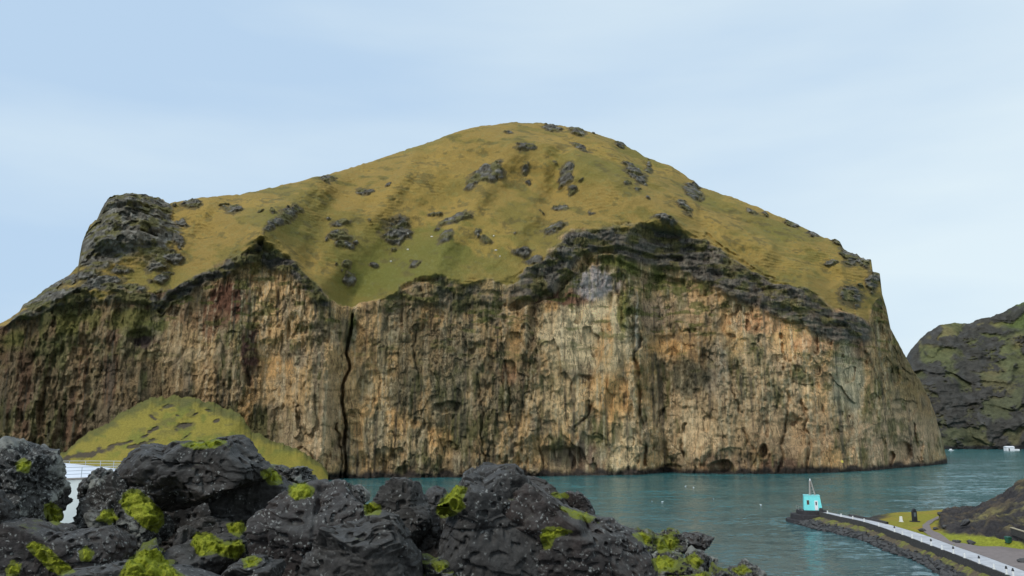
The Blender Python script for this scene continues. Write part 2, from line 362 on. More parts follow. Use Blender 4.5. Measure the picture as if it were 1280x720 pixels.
OUTCROPS = [  # x, y, rx, ry, rot : bare rock showing through the turf
    (290, 261, 13, 10, 10), (238, 256, 13, 7, 0), (360, 272, 16, 9, -25), (345, 285, 22, 6, -35), (425, 276, 13, 5, 0), (424, 293, 17, 6, 0), (430, 305, 14, 6, 10), (435, 330, 9, 6, 10), (438, 346, 9, 9, 20),
    (496, 284, 21, 15, -12), (455, 239, 12, 4, 0), (469, 324, 6, 4, 0), (521, 329, 9, 5, -20), (568, 275, 22, 7, -15), (555, 300, 14, 7, -25), (596, 291, 8, 4, -20), (608, 300, 8, 6, 15), (608, 222, 26, 10, -15),
    (622, 214, 11, 8, 0), (590, 233, 10, 6, 0), (637, 173, 6, 4, 0), (693, 284, 18, 9, -15), (654, 313, 14, 6, -15), (668, 323, 12, 7, 0), (708, 222, 10, 14, 30), (715, 238, 6, 6, 0), (725, 188, 13, 6, 30),
    (790, 218, 14, 7, 45), (802, 232, 8, 10, -20), (812, 212, 8, 6, 0), (690, 160, 18, 5, 10), (722, 168, 14, 5, 20), (775, 180, 8, 4, 10), (866, 238, 13, 12, 0), (855, 264, 14, 5, 35), (992, 279, 12, 4, 20), (1048, 302, 12, 4, 10),
    (1063, 320, 16, 14, 20), (1082, 328, 9, 9, 0), (1092, 352, 9, 18, 0), (1066, 372, 18, 12, 10), (830, 282, 16, 6, 20), (410, 226, 9, 5, -30), (195, 318, 22, 14, 0),
    (150, 338, 16, 6, 0), (65, 362, 24, 9, -35), (658, 196, 14, 4, 0), (655, 215, 7, 4, 0),
    (222, 300, 10, 7, 0), (75, 372, 44, 8, -14), (150, 362, 44, 7, 0), (110, 345, 24, 7, -8), (22, 398, 18, 5, -35), (218, 322, 14, 7, 0), (195, 335, 16, 7, 0), (130, 352, 30, 7, -8), (85, 352, 14, 6, -30), (120, 360, 36, 6, -4), (205, 345, 20, 5, -20), (45, 376, 22, 6, -25), (228, 275, 8, 6, 0), (700, 255, 10, 4, 10), (740, 262, 7, 3, 0), (545, 262, 8, 3, -10), (1020, 292, 12, 4, 20), (940, 262, 8, 3, 25), (1040, 330, 10, 5, 0)]

def headland():
    aR, eR = curve(RIDGE); aC, eC = curve(CTOP); aB, eB = curve(BASE)
    a0, a1 = aR[0], aR[-1]
    nc = 1500
    a = np.unique(np.concatenate([np.linspace(a0, ae(-20, 400)[0], 120), np.linspace(ae(-20, 400)[0], a1, nc - 120)]))
    nc = len(a)
    er = np.interp(a, aR, eR); ec = np.interp(a, aC, eC); eb = np.interp(a, aB, eB)
    _pxr = np.interp(a, aR, np.array(RIDGE, float)[:, 0])
    ern = (0.0012 + 0.0042 * sstep(1035, 1060, _pxr) + 0.003 * sstep(235, 205, _pxr) * sstep(20, 40, _pxr)) * fbm(a * 190, 0 * a, 0 * a, 5, 4)         # small raggedness of the skyline
    ec = np.minimum(ec, er - 0.002)
    Yb = -EYE / eb
    ry = np.array(RY, float); aY, _ = ae(ry[:, 0], 350)
    Yc = Yb + (EYE + ec * Yb) * 0.13 + 1.0
    Yr = np.maximum(np.interp(a, aY, ry[:, 1]), Yc + 6)
    k = 45                                                     # smooth the plan so the face has no kinks
    ker = np.hanning(2 * k + 3)[1:-1]; ker /= ker.sum()
    sm = lambda q: np.convolve(np.pad(q, (k, k), 'edge'), ker, 'valid')
    Yc = np.where(a < ae(1070, 400)[0], np.maximum(sm(Yc), Yb + 3), Yc); w_ = sstep(ae(1040, 400)[0], ae(1070, 400)[0], a); Yc = np.maximum(sm(Yc) * (1 - w_) + Yc * w_, Yb + 1)
    Yr = np.maximum(sm(Yr) * (1 - w_) + Yr * w_, Yc + 4)
    n1, n2, n3 = 360, 230, 36
    t1 = np.linspace(-0.03, 1, n1)[:, None]; t2 = np.linspace(0, 1, n2 + 1)[1:, None]; t3 = np.linspace(0, 1, n3 + 1)[1:, None]
    E1 = eb + (ec - eb) * t1; Y1 = Yb + (Yc - Yb) * t1
    p = 1.75
    Y2 = Yc + (Yr - Yc) * t2; E2 = ec + (er - ec) * (1 - (1 - t2) ** p) + ern * t2 ** 9
    Zr = EYE + (er + ern) * Yr
    Y3 = Yr + t3 * 330; Z3 = Zr - (Zr + 8) * (0.25 * t3 + 0.75 * t3 ** 2)
    Y = np.concatenate([Y1, Y2, Y3]).astype(np.float64); Z = np.concatenate([EYE + E1 * Y1, EYE + E2 * Y2, Z3])
    A = np.broadcast_to(a, Y.shape)
    PX, PY = pix(A * Y, Y, Z)
    PX = PX.astype(f32); PY = PY.astype(f32)
    rows = Y.shape[0]
    ri = np.arange(rows)[:, None]
    front = (ri < n1 + n2)
    S = A * 520.0                                            # metres along the coast
    # ---- warp of the map so that borders are ragged
    wx = PX + 5 * fbm(S / 9, Z / 9, 0, 31, 4) ; wy = PY + 5 * fbm(S / 9, Z / 9, 3.3, 37, 4)
    dC = PY - pix(A * np.broadcast_to(Yc, Y.shape), np.broadcast_to(Yc, Y.shape), EYE + ec * Yc)[1]   # px below the cliff top (+ = in the cliff)
    rock = sstep(-3, 3, dC + 8 * fbm(S / 10, Z / 8, 7.7, 41, 5, 0.6) + 15 * fbm(S / 30, Z / 16, 2.7, 43, 3)) * front
    rock = np.maximum(rock, sstep(1084, 1092, PX) * sstep(372, 392, PY + 8 * fbm(S / 9, Z / 9, 2, 42, 3)) * front)
    # outcrops
    outc = np.zeros(Y.shape, f32); halo = np.zeros(Y.shape, f32)
    rs = np.random.RandomState(31); extra = []
    for o_ in OUTCROPS[:50]:
        for _ in range(1): extra.append((o_[0] + rs.normal() * (o_[2] + 9), o_[1] + rs.normal() * (o_[3] + 6), rs.uniform(2, 5.5), rs.uniform(1.4, 3), rs.uniform(-30, 30)))
    OUTN = 0.42 * fbm(S / 7, Z / 4.5, 0, 45, 4) + 0.25 * fbm(S / 2.6, Z / 1.8, 0, 46, 3)
    for (cx, cy, rx, ry_, rot) in OUTCROPS + extra:
        m = (np.abs(PX - cx) < rx * 2.5 + 8) & (np.abs(PY - cy) < max(ry_, rx * 0.5) * 2.5 + 8) & front
        if not m.any(): continue
        b = blob(PX[m] + 3 * (wx[m] - PX[m]) / 3 * 1.2, PY[m] + (wy[m] - PY[m]) * 1.0, cx, cy, rx, ry_, rot)
        halo[m] = np.maximum(halo[m], 1 - sstep(0.7, 1.35, b + OUTN[m]))
        outc[m] = np.maximum(outc[m], 1 - sstep(0.62, 0.86, b + OUTN[m]))
    knob = polysoft(wx + 9 * fbm(S / 14, Z / 9, 0, 47, 3), wy + 7 * fbm(S / 14, Z / 9, 4, 48, 3), [(94, 334), (98, 300), (118, 270), (134, 244), (200, 244), (212, 258), (226, 290), (214, 302), (205, 325), (185, 330), (160, 322), (130, 338), (112, 342)], 3) * front
    knob_grass = polysoft(wx, wy, [(150, 328), (170, 316), (195, 322), (185, 335), (150, 338)], 5)
    outc = np.maximum(outc, knob)
    # band of layered basalt crowning the cliff
    band = polysoft(wx, wy, [(470, 392), (480, 368), (560, 344), (640, 340), (690, 312), (715, 288), (830, 278), (880, 292), (935, 330), (980, 350), (1015, 360), (1045, 388), (1075, 392),
                             (1090, 425), (1040, 428), (1000, 405), (950, 388), (900, 366), (850, 340), (800, 328), (765, 313), (738, 315), (712, 334), (690, 368), (640, 380), (560, 384), (500, 380)], 4)
    band2 = 1 - sstep(0.5, 1.1, polydist(wx, wy, [(198, 384), (222, 364), (250, 349), (283, 338), (300, 318), (325, 302), (350, 312), (372, 338), (390, 362), (402, 378)]) / 10)
    band2 = np.maximum(band2, 1 - sstep(0.5, 1.1, polydist(wx, wy, [(290, 330), (325, 318), (352, 330)]) / 12))
    band3 = 1 - sstep(0.5, 1.1, polydist(wx, wy, [(22, 394), (60, 380), (100, 373), (150, 370), (190, 374)]) / 9)
    bandd = np.maximum.reduce([band * (0.95 - 0.5 * sstep(670, 620, wx)), band2, band3]) * front
    # ---- relief (metres; positive = towards the viewer)
    rk = rock
    calm = np.zeros(Y.shape, f32)          # broad planar panels where slabs have come away
    for cx, cy, rx, ry_ in [(740, 425, 62, 70), (836, 434, 30, 14), (985, 415, 34, 34), (345, 460, 34, 26), (920, 420, 24, 40), (865, 392, 18, 20), (640, 440, 14, 50), (730, 572, 60, 22), (1065, 470, 20, 60), (380, 545, 40, 40), (985, 545, 40, 26), (870, 545, 24, 36)]:
        calm = np.maximum(calm, 1 - sstep(0.6, 1.15, blob(wx, wy, cx, cy, rx, ry_)))
    big = fbm(S / 48, Z / 40, 0, 49, 3)
    bus = (1 - 0.72 * calm) * (0.62 + 0.75 * sstep(-0.3, 0.35, big))
    D = np.zeros(Y.shape, f32)
    butt = fbm(S / 62, Z / 300, 0, 51, 3); D += rk * 10 * butt
    fl = ridged(S / 15 + 0.6 * fbm(S / 25, Z / 25, 1, 55, 2), Z / 120, 0, 57, 3); D += rk * bus * 4.6 * (fl - 0.5)
    fl2 = ridged(S / 5.2 + 1.1 * fbm(S / 12, Z / 16, 2, 56, 3), Z / 26, 4, 61, 3); D += rk * bus * (0.7 + 1.8 * sstep(-0.1, 0.4, fbm(S / 34, Z / 34, 8, 74, 2))) * (fl2 - 0.5)
    slab = np.floor(3.2 * fbm(S / 26, Z / 44, 5, 66, 3) + 0.5 * fbm(S / 5, Z / 9, 5, 69, 2)); D += rk * 3.2 * slab * (0.4 + 0.6 * calm)
    D += rk * bus * 3.0 * fbm(S / 8, Z / 8, 9, 63, 4)
    D += rk * bus * 1.0 * fbm(S / 1.9, Z / 3.0, 2, 64, 3)
    lz = Z / 9 + 1.3 * fbm(S / 40, Z / 40, 0, 65, 2); st = lz - np.floor(lz)
    D += rk * 1.3 * sstep(0.0, 0.25, st) * sstep(1.0, 0.7, st) * (0.3 + bandd)
    # hollows weathered out of the tuff
    pock = sstep(0.62, 0.78, vn(S / 4.5, Z / 6.5, 0, 67)); D -= rk * bus * (1 - bandd) * 2.2 * pock * sstep(-0.2, 0.3, fbm(S / 30, Z / 22, 0, 72, 2))
    pock2 = sstep(0.60, 0.80, vn(S / 2.0, Z / 3.6, 5, 68)) ; D -= rk * bus * (1 - bandd) * 1.0 * pock2
    D += bandd * (2.5 + 4.0 * (ridged(S / 9, Z / 6, 3, 70, 3) - 0.5) + 2.2 * fbm(S / 5, Z / 2.6, 1, 71, 3))
    # undercut shadow line below the basalt
    D -= 4.5 * (1 - sstep(0.4, 1.0, polydist(wx, wy, [(640, 384), (690, 368), (712, 342), (738, 325), (765, 324), (800, 342), (850, 353)]) / 6)) * front
    D -= 5.0 * (1 - sstep(0.3, 1.0, polydist(wx, wy, [(715, 330), (745, 312), (780, 313), (812, 322), (850, 326)]) / 5)) * front
    D -= 4.0 * (1 - sstep(0.3, 1.0, polydist(wx, wy, [(200, 386), (225, 366), (252, 351), (280, 345)]) / 5)) * front
    D -= 4.0 * (1 - sstep(0.3, 1.0, polydist(wx, wy, [(884, 296), (905, 312), (935, 333), (965, 346)]) / 3.5)) * front
    for pts, w, dep in [([(441, 392), (438, 420), (434, 445), (435, 462), (430, 480), (427, 500), (431, 530), (429, 560), (432, 600)], 2.8, 13), ([(420, 530), (424, 570), (424, 600)], 2.5, 5),
                        ([(792, 360), (797, 470), (803, 560), (806, 600)], 3.5, 8), ([(770, 345), (778, 420)], 3, 4), ([(372, 508), (371, 540)], 2.5, 6), ([(625, 430), (640, 520), (650, 560)], 2.5, 4),
                        ([(855, 530), (853, 570)], 3, 6), ([(815, 560), (822, 520), (830, 505)], 3, 5), ([(900, 450), (925, 520), (945, 570)], 2.5, 4), ([(1003, 500), (1012, 560), (1012, 592)], 4, 5),
                        ([(1143, 530), (1146, 582)], 3, 7), ([(1085, 440), (1092, 500)], 4, 5), ([(600, 470), (604, 590)], 2.5, 4), ([(672, 500), (680, 590)], 2.5, 4), ([(520, 410), (524, 500)], 2.5, 4),
                        ([(300, 400), (308, 450), (313, 480)], 5, 6), ([(40, 560), (60, 470), (75, 440)], 7, 5), ([(742, 500), (720, 540), (716, 590)], 3, 4), ([(980, 430), (985, 520), (975, 590)], 3, 4)]:
        D -= dep * 0.8 * (1 - sstep(0.1, 1.0, polydist(wx - (0.1 if dep > 9 else -0.5) * (wx - PX), wy, pts) / w)) * rock * (1 if dep > 9 else sstep(0.25, 0.55, vn(S / 9, Z / 11, 0, 73)))
    for cx, cy, rx, ry_, dep in [(902, 585, 17, 10, 9), (1128, 566, 12, 16, 8), (1113, 574, 5, 10, 9), (1150, 566, 5, 18, 6), (955, 565, 7, 10, 6), (840, 586, 14, 8, 6), (700, 575, 40, 20, 3), (176, 422, 20, 14, 5), (560, 508, 20, 8, 4),
                                 (1120, 470, 8, 14, 5), (505, 590, 14, 8, 3), (610, 592, 10, 8, 4)]:
        D -= dep * (1 - sstep(0.6, 1.05, blob(wx, wy, cx, cy, rx, ry_))) * rock
    rs = np.random.RandomState(77)          # scars: concave niches with an overhanging lip
    for i in range(44):
        cx = rs.uniform(215, 1170); lowz = rs.rand() < .55
        cy = rs.uniform(535, 588) if lowz else rs.uniform(400, 530); rx = rs.uniform(5, 20) * (1 if lowz else .9); ry_ = rx * rs.uniform(1.0, 2.6); dep = rs.uniform(1.2, 3.6) * min(1, rx / 10)
        q = (np.abs(PX - cx) < rx * 1.6 + 8) & (np.abs(PY - cy) < ry_ * 1.6 + 8)
        if q.any(): D[q] -= dep * (1 - sstep(0.82, 1.02, blob(wx[q] + rs.uniform(-.4, .4) * (wy[q] - cy), wy[q], cx, cy, rx, ry_))) * sstep(cy + ry_ * 1.0, cy - ry_ * .1, wy[q]) * rock[q] * (1 - bandd[q])
    # flat weathered panels stand out smooth
    # turf relief
    gr = (1 - rk) * front
    tt = np.clip((ri - n1) / n2, 0, 1)
    tap = (1 - sstep(0.8, 1.0, tt))
    terr = Z / 2.6 + 1.2 * fbm(S / 14, Z / 12, 0, 86, 3)
    D += gr * tap * (0.25 * np.sin(terr * 6.283) * sstep(-0.2, 0.3, fbm(S / 30, Z / 20, 3, 88, 3)) + 8 * fbm((S + 0.5 * Z) / 90, Z / 50, 0, 81, 3) + 4.5 * fbm((S + 0.8 * Z) / 34, (Z - 0.4 * S) / 60, 0, 83, 3) + 2.5 * (ridged((S - 0.9 * Z) / 30, (Z + 0.3 * S) / 90, 0, 84, 3) - 0.5) + 0.9 * fbm(S / 5, Z / 4, 0, 85, 3))
    spur = 1 - sstep(0, 1, polydist(PX, PY, [(560, 168), (640, 190), (700, 196), (760, 230), (840, 278)]) / 40); D += gr * tap * 18 * spur
    gully = 1 - sstep(0, 1, polydist(PX, PY, [(560, 250), (500, 300), (440, 370)]) / 45); D -= gr * tap * 15 * gully
    for pts, w_, am in [([(395, 232), (350, 270), (322, 300)], 26, 9), ([(470, 205), (420, 250), (385, 320)], 24, -7), ([(640, 200), (600, 240), (560, 300), (540, 345)], 26, 7), ([(700, 205), (690, 250), (660, 320)], 22, -7), ([(720, 165), (800, 215), (880, 265), (960, 320)], 20, 8), ([(780, 185), (860, 240), (960, 290), (1040, 345)], 18, -6), ([(290, 250), (255, 290), (215, 350)], 24, -6), ([(520, 190), (500, 230), (470, 270)], 18, 6)]:
        D += gr * tap * am * (1 - sstep(0, 1, polydist(wx, wy, pts) / w_))
    spur2 = 1 - sstep(0, 1, polydist(PX, PY, [(250, 250), (300, 280), (345, 290)]) / 30); D += gr * tap * 5 * spur2
    ocd = outc * (1.8 + 3.6 * (ridged(S / 6, Z / 3.4, 1, 87, 3) - 0.4) + 2.2 * fbm(S / 2.4, Z / 1.6, 1, 88, 3)) * (0.35 + 0.65 * (1 - sstep(0.93, 1.0, tt)))
    D += gr * ocd * (1 - 0.4 * knob)
    kw = polysoft(PX, PY, [(94, 334), (98, 300), (118, 270), (134, 244), (196, 244), (205, 262), (218, 290), (208, 302), (195, 318), (160, 316), (130, 330), (112, 338)], 20) * gr
    D += kw * 9 * (ridged(S / 11, Z / 20, 2, 92, 3) - 0.5) + kw * 3.0 * np.floor(3 * fbm(S / 16, Z / 9, 2, 93, 3))
    D += kw * (10 + 7 * (ridged(S / 22, Z / 60, 2, 89, 2) - 0.5)) - gr * 7 * kw * sstep(0.5, 0.8, ridged(S / 60 + 0.4, Z / 17, 6, 91, 2))
    D *= sstep(1.0, 0.93, tt) * 0.8 + 0.2
    D = D * front
    edge = sstep(0, 8, np.arange(nc))[None, :] * (1 - 0.85 * sstep(nc - 60, nc - 1, np.arange(nc))[None, :])
    D *= edge
    Yd = Y - D
    Zd = Z + (0.35 * fbm(S / 3, Z / 3, 0, 90, 3) + 0.25 * outc) * front
    X = A * Yd
    # ---- colour of rock, turf and lichen
    nA = fbm(S / 30, Z / 26, 0, 101, 4); nB = fbm(S / 7, Z / 16, 0, 103, 4); nC = fbm(S / 2.4, Z / 9, 0, 105, 4); nD = fbm(S / 1.6, Z / 1.8, 0, 107, 3); nS = fbm(S / 1.9, Z / 45, 0, 109, 3)
    tan = (0.520, 0.335, 0.155); grey = (0.310, 0.230, 0.138); olive = (0.175, 0.142, 0.062); ochre = (0.56, 0.325, 0.130); dark = (0.045, 0.042, 0.040); red = (0.135, 0.062, 0.038); pale = (0.40, 0.36, 0.28)
    C = np.zeros(Y.shape + (3,), f32) + np.asarray(tan, f32)
    C = lerpc(C, grey, sstep(-0.25, 0.35, nB + 0.5 * nA + 0.3 * nS))
    C = lerpc(C, olive, 0.8 * sstep(-0.05, 0.35, 0.8 * nA + 0.55 * nC + 0.3 * nB) * (1 - 0.6 * calm))
    C = lerpc(C, (0.23, 0.155, 0.085), 0.7 * sstep(0.15, 0.5, fbm(S / 12, Z / 20, 0, 111, 4)))
    # the western part of the face is browner and mossier
    west = sstep(330, 180, wx)
    C = lerpc(C, (0.108, 0.078, 0.044), west * 0.8)
    C = lerpc(C, (0.125, 0.062, 0.038), 0.6 * west * sstep(0.1, 0.4, fbm(S / 9, Z / 50, 0, 112, 3)))
    C = lerpc(C, (0.46, 0.27, 0.13), 0.5 * sstep(800, 900, wx) * sstep(-0.1, 0.35, fbm(S / 10, Z / 40, 0, 113, 4)))
    C = lerpc(C, (0.100, 0.100, 0.038), 0.7 * west * sstep(0.0, 0.3, nA + 0.6 * nB) * sstep(470, 400, wy))
    midw = (1 - sstep(0.4, 1.1, blob(wx, wy, 520, 470, 120, 130)))
    C = lerpc(C, (0.190, 0.170, 0.092), midw * 0.5 * sstep(-0.3, 0.2, nB))
    # ochre, red and pale panels: where the tuff has broken away freshly
    for cx, cy, rx, ry_, col, st_ in [(640, 430, 10, 34, ochre, .9), (633, 470, 12, 22, (.36, .17, .08), .8), (735, 420, 66, 54, (.46, .35, .20), 1.0), (752, 494, 46, 30, ochre, .8), (755, 432, 14, 30, ochre, .7), (700, 500, 46, 34, (.44, .31, .16), .9),
                                     (705, 372, 34, 14, red, .9), (745, 352, 34, 18, (.27, .24, .23), .9), (690, 385, 10, 8, ochre, .8), (836, 434, 28, 10, ochre, .95), (865, 392, 16, 18, (.36, .23, .12), .9), (820, 392, 26, 20, (.28, .20, .13), .8),
                                     (985, 415, 26, 30, ochre, .75), (950, 405, 40, 14, (.36, .20, .10), .8), (920, 425, 16, 22, ochre, .6), (1015, 430, 24, 16, (.36, .20, .10), .7), (345, 458, 32, 20, ochre, .85), (308, 512, 12, 30, ochre, .75),
                                     (360, 555, 40, 46, (.30, .22, .125), .7), (408, 520, 18, 60, (.30, .21, .12), .7), (290, 372, 26, 20, red, .95), (272, 392, 30, 28, red, .7), (312, 440, 12, 38, (.075, .038, .032), .95), (176, 424, 24, 16, (.05, .035, .03), .95),
                                     (222, 442, 40, 9, (.25, .18, .10), .7), (448, 440, 8, 30, ochre, .55), (540, 396, 20, 14, ochre, .6), (462, 508, 12, 20, ochre, .6), (510, 530, 20, 8, ochre, .6), (550, 545, 20, 12, ochre, .7), (490, 522, 8, 16, ochre, .7), (585, 590, 12, 8, ochre, .6),
                                     (560, 440, 40, 50, (.20, .165, .10), .4), (870, 530, 54, 60, (.38, .275, .155), .8), (960, 480, 50, 60, (.30, .22, .13), .5), (985, 545, 60, 40, (.31, .21, .12), .7), (895, 460, 18, 40, pale, .4), (1120, 550, 60, 50, (.34, .24, .15), .75),
                                     (1048, 575, 18, 16, ochre, .5), (785, 560, 18, 36, (.30, .24, .14), .7), (5, 545, 26, 22, (.26, .17, .095), .8), (710, 552, 9, 12, ochre, .8), (645, 575, 8, 10, ochre, .7), (900, 575, 40, 14, (.2, .13, .09), .5),
                                     (725, 570, 40, 26, (.115, .078, .06), .75), (975, 582, 26, 10, (.13, .07, .055), .7), (560, 585, 80, 14, (.11, .088, .055), .6), (1060, 470, 22, 60, (.21, .20, .14), .7), (860, 470, 36, 24, (.09, .088, .055), .8), (845, 350, 40, 14, (.1, .085, .05), .5),
                                     (1075, 430, 14, 22, red, .6), (600, 470, 60, 60, (.18, .15, .095), .3), (780, 390, 8, 30, (.16, .15, .03), .8), (795, 410, 3, 40, pale, .8), (793, 455, 7, 14, ochre, .7), (925, 520, 36, 70, (.25, .19, .11), .45)]:
        col = tuple(min(.62, q * (1.32 if col is not ochre and max(col) > .17 else 1.0)) for q in col)
        m = np.clip(st_ * (1 - sstep(0.55, 1.15, blob(wx, wy, cx, cy, rx, ry_) + 0.55 * nB + 0.25 * nC)), 0, 1)
        C = lerpc(C, col, m)
    # green lichen veil to the east end and vertical dark water stains
    east = sstep(1070, 1120, wx) * sstep(555, 440, wy + 50 * nB); C = lerpc(C, (0.125, 0.115, 0.050), 0.7 * east)
    C = lerpc(C, (0.115, 0.108, 0.042), 0.72 * sstep(0.16, 0.42, nA * 0.7 + nC * 0.55 + 0.3 * nB) * (1 - 0.8 * calm))
    C = lerpc(C, (0.085, 0.072, 0.052), 0.7 * sstep(0.28, 0.6, nS * 0.9 + 0.35 * nC + 0.35 * fbm(S / 22, Z / 60, 0, 110, 2)) * (1 - 0.7 * calm))
    C = lerpc(C, (0.50, 0.41, 0.26), 0.5 * sstep(0.22, 0.5, -nS + 0.45 * nD - 0.2 * nA) * (1 - west * 0.6))
    # tide-darkened foot
    C = lerpc(C, (0.045, 0.036, 0.03), sstep(5.0, 1.5, Z + 2.5 * nB))
    C = C * (1 + 0.34 * np.clip(fbm(S / 55, Z / 70, 0, 114, 3) * 1.6, -1, 1))[..., None]
    # basalt band
    bc = np.zeros_like(C) + np.asarray((0.100, 0.092, 0.080), f32)
    bc = lerpc(bc, (0.180, 0.162, 0.128), 0.8 * sstep(-0.05, 0.35, fbm(S / 4, Z / 2.2, 0, 121, 4)))
    bc = lerpc(bc, (0.135, 0.120, 0.040), 0.85 * sstep(0.04, 0.3, fbm(S / 9, Z / 4, 4, 123, 4) + 0.25 * sstep(660, 560, wx)))
    bc = lerpc(bc, (0.045, 0.042, 0.04), 0.7 * sstep(0.15, 0.4, fbm(S / 8, Z / 5, 2, 125, 4)))
    C = C + (bc - C) * (bandd * 0.95)[..., None]
    # turf
    g1 = fbm(S / 45 + Z / 60, Z / 30, 0, 131, 4); g2 = fbm(S / 8 + Z / 14, Z / 5, 0, 133, 4); g3 = fbm(S / 2.2, Z / 1.4, 0, 135, 3)
    G = np.zeros_like(C) + np.asarray((0.262, 0.180, 0.052), f32)
    G = lerpc(G, (0.165, 0.138, 0.036), 0.7 * sstep(0.0, 0.35, g1 + 0.55 * g2))
    for cx, cy, rx, ry_, s_ in [(520, 320, 110, 50, .9), (470, 350, 60, 30, .9), (430, 345, 50, 40, .5), (600, 300, 90, 45, .6), (720, 210, 60, 30, .6), (560, 235, 60, 22, .4), (360, 290, 50, 25, .4), (330, 262, 40, 16, .4), (190, 350, 60, 25, .5), (960, 295, 60, 24, .55),
                                 (1010, 330, 40, 22, .6), (800, 200, 60, 26, .7), (900, 250, 40, 18, .6), (520, 185, 40, 10, .5)]:
        G = lerpc(G, (0.138, 0.135, 0.032), np.clip(0.85 * s_ * (1 - sstep(0.3, 1.2, blob(wx, wy, cx, cy, rx, ry_) + 0.5 * g2)), 0, 1))
    G = lerpc(G, (0.32, 0.215, 0.056), 0.6 * sstep(0.1, 0.4, -g1 + 0.6 * g2))
    G = lerpc(G, (0.160, 0.125, 0.038), 0.15 * sstep(0.3, 1.0, np.sin(terr * 6.283)) * sstep(-0.1, 0.3, fbm(S / 30, Z / 20, 3, 88, 3)))
    G = lerpc(G, (0.085, 0.072, 0.032), 0.55 * sstep(0.2, 0.5, g2 + 0.4 * g3))
    G = lerpc(G, (0.20, 0.20, 0.075), 0.3 * sstep(0.25, 0.5, g3))
    G = lerpc(G, (0.105, 0.085, 0.045), 0.8 * sstep(0.35, 0.75, np.maximum(outc, halo)) * (1 - knob))
    oc = np.zeros_like(C) + np.asarray((0.095, 0.088, 0.074), f32)
    oc = lerpc(oc, (0.20, 0.19, 0.165), 0.8 * sstep(0.0, 0.35, fbm(S / 2.6, Z / 2.0, 4, 141, 3)))
    oc = lerpc(oc, (0.115, 0.105, 0.038), 0.85 * sstep(-0.02, 0.28, fbm(S / 6, Z / 3, 9, 143, 4) + 0.10 * knob * (sstep(275, 262, PY) + sstep(315, 325, PY))))
    G = G + (oc - G) * np.clip(outc * 0.95 - 0.6 * knob_grass * outc, 0, 1)[..., None]
    # turf ledges hanging on in the cliff
    ledge = sstep(0.24, 0.4, fbm(S / 10, Z / 3.0, 0, 151, 4) + 0.0003 * (Z - 60)) * sstep(0.0, 60.0, Z - 40)
    C = lerpc(C, (0.115, 0.118, 0.032), 0.75 * ledge * (1 - 0.5 * bandd))
    tongue = np.maximum(1 - sstep(0.4, 1.1, polydist(wx, wy, [(745, 322), (775, 328), (800, 338), (880, 362)]) / 9), 1 - sstep(0.4, 1.1, polydist(wx, wy, [(440, 380), (441, 400)]) / 10))
    C = lerpc(C, (0.135, 0.14, 0.036), 0.85 * tongue * sstep(-0.4, 0.2, nB))
    gl = polysoft(wx, wy, [(0, 420), (60, 402), (90, 390), (160, 384), (190, 392), (170, 408), (60, 420), (0, 440)], 6)
    C = lerpc(C, (0.15, 0.135, 0.040), 0.85 * gl * sstep(-0.4, 0.1, nB))
    C = C * (1 + 0.14 * calm)[..., None]
    G = G * 1.10
    C = C + (G - C) * (1 - rock)[..., None]
    V = np.stack([X, Yd, Zd], -1)
    rkm = np.clip(np.maximum(rock, outc * 0.6 * (1 - knob_grass)), 0, 1)
    o = mesh_np('hill', V, grid_faces(rows, nc), M_cliff, np.concatenate([C, rkm[..., None].astype(f32)], -1))
    return tag(o, 'flat sided cliff headland with golden turf dome above tan rock face', None, None, 'structure')
hill = headland()

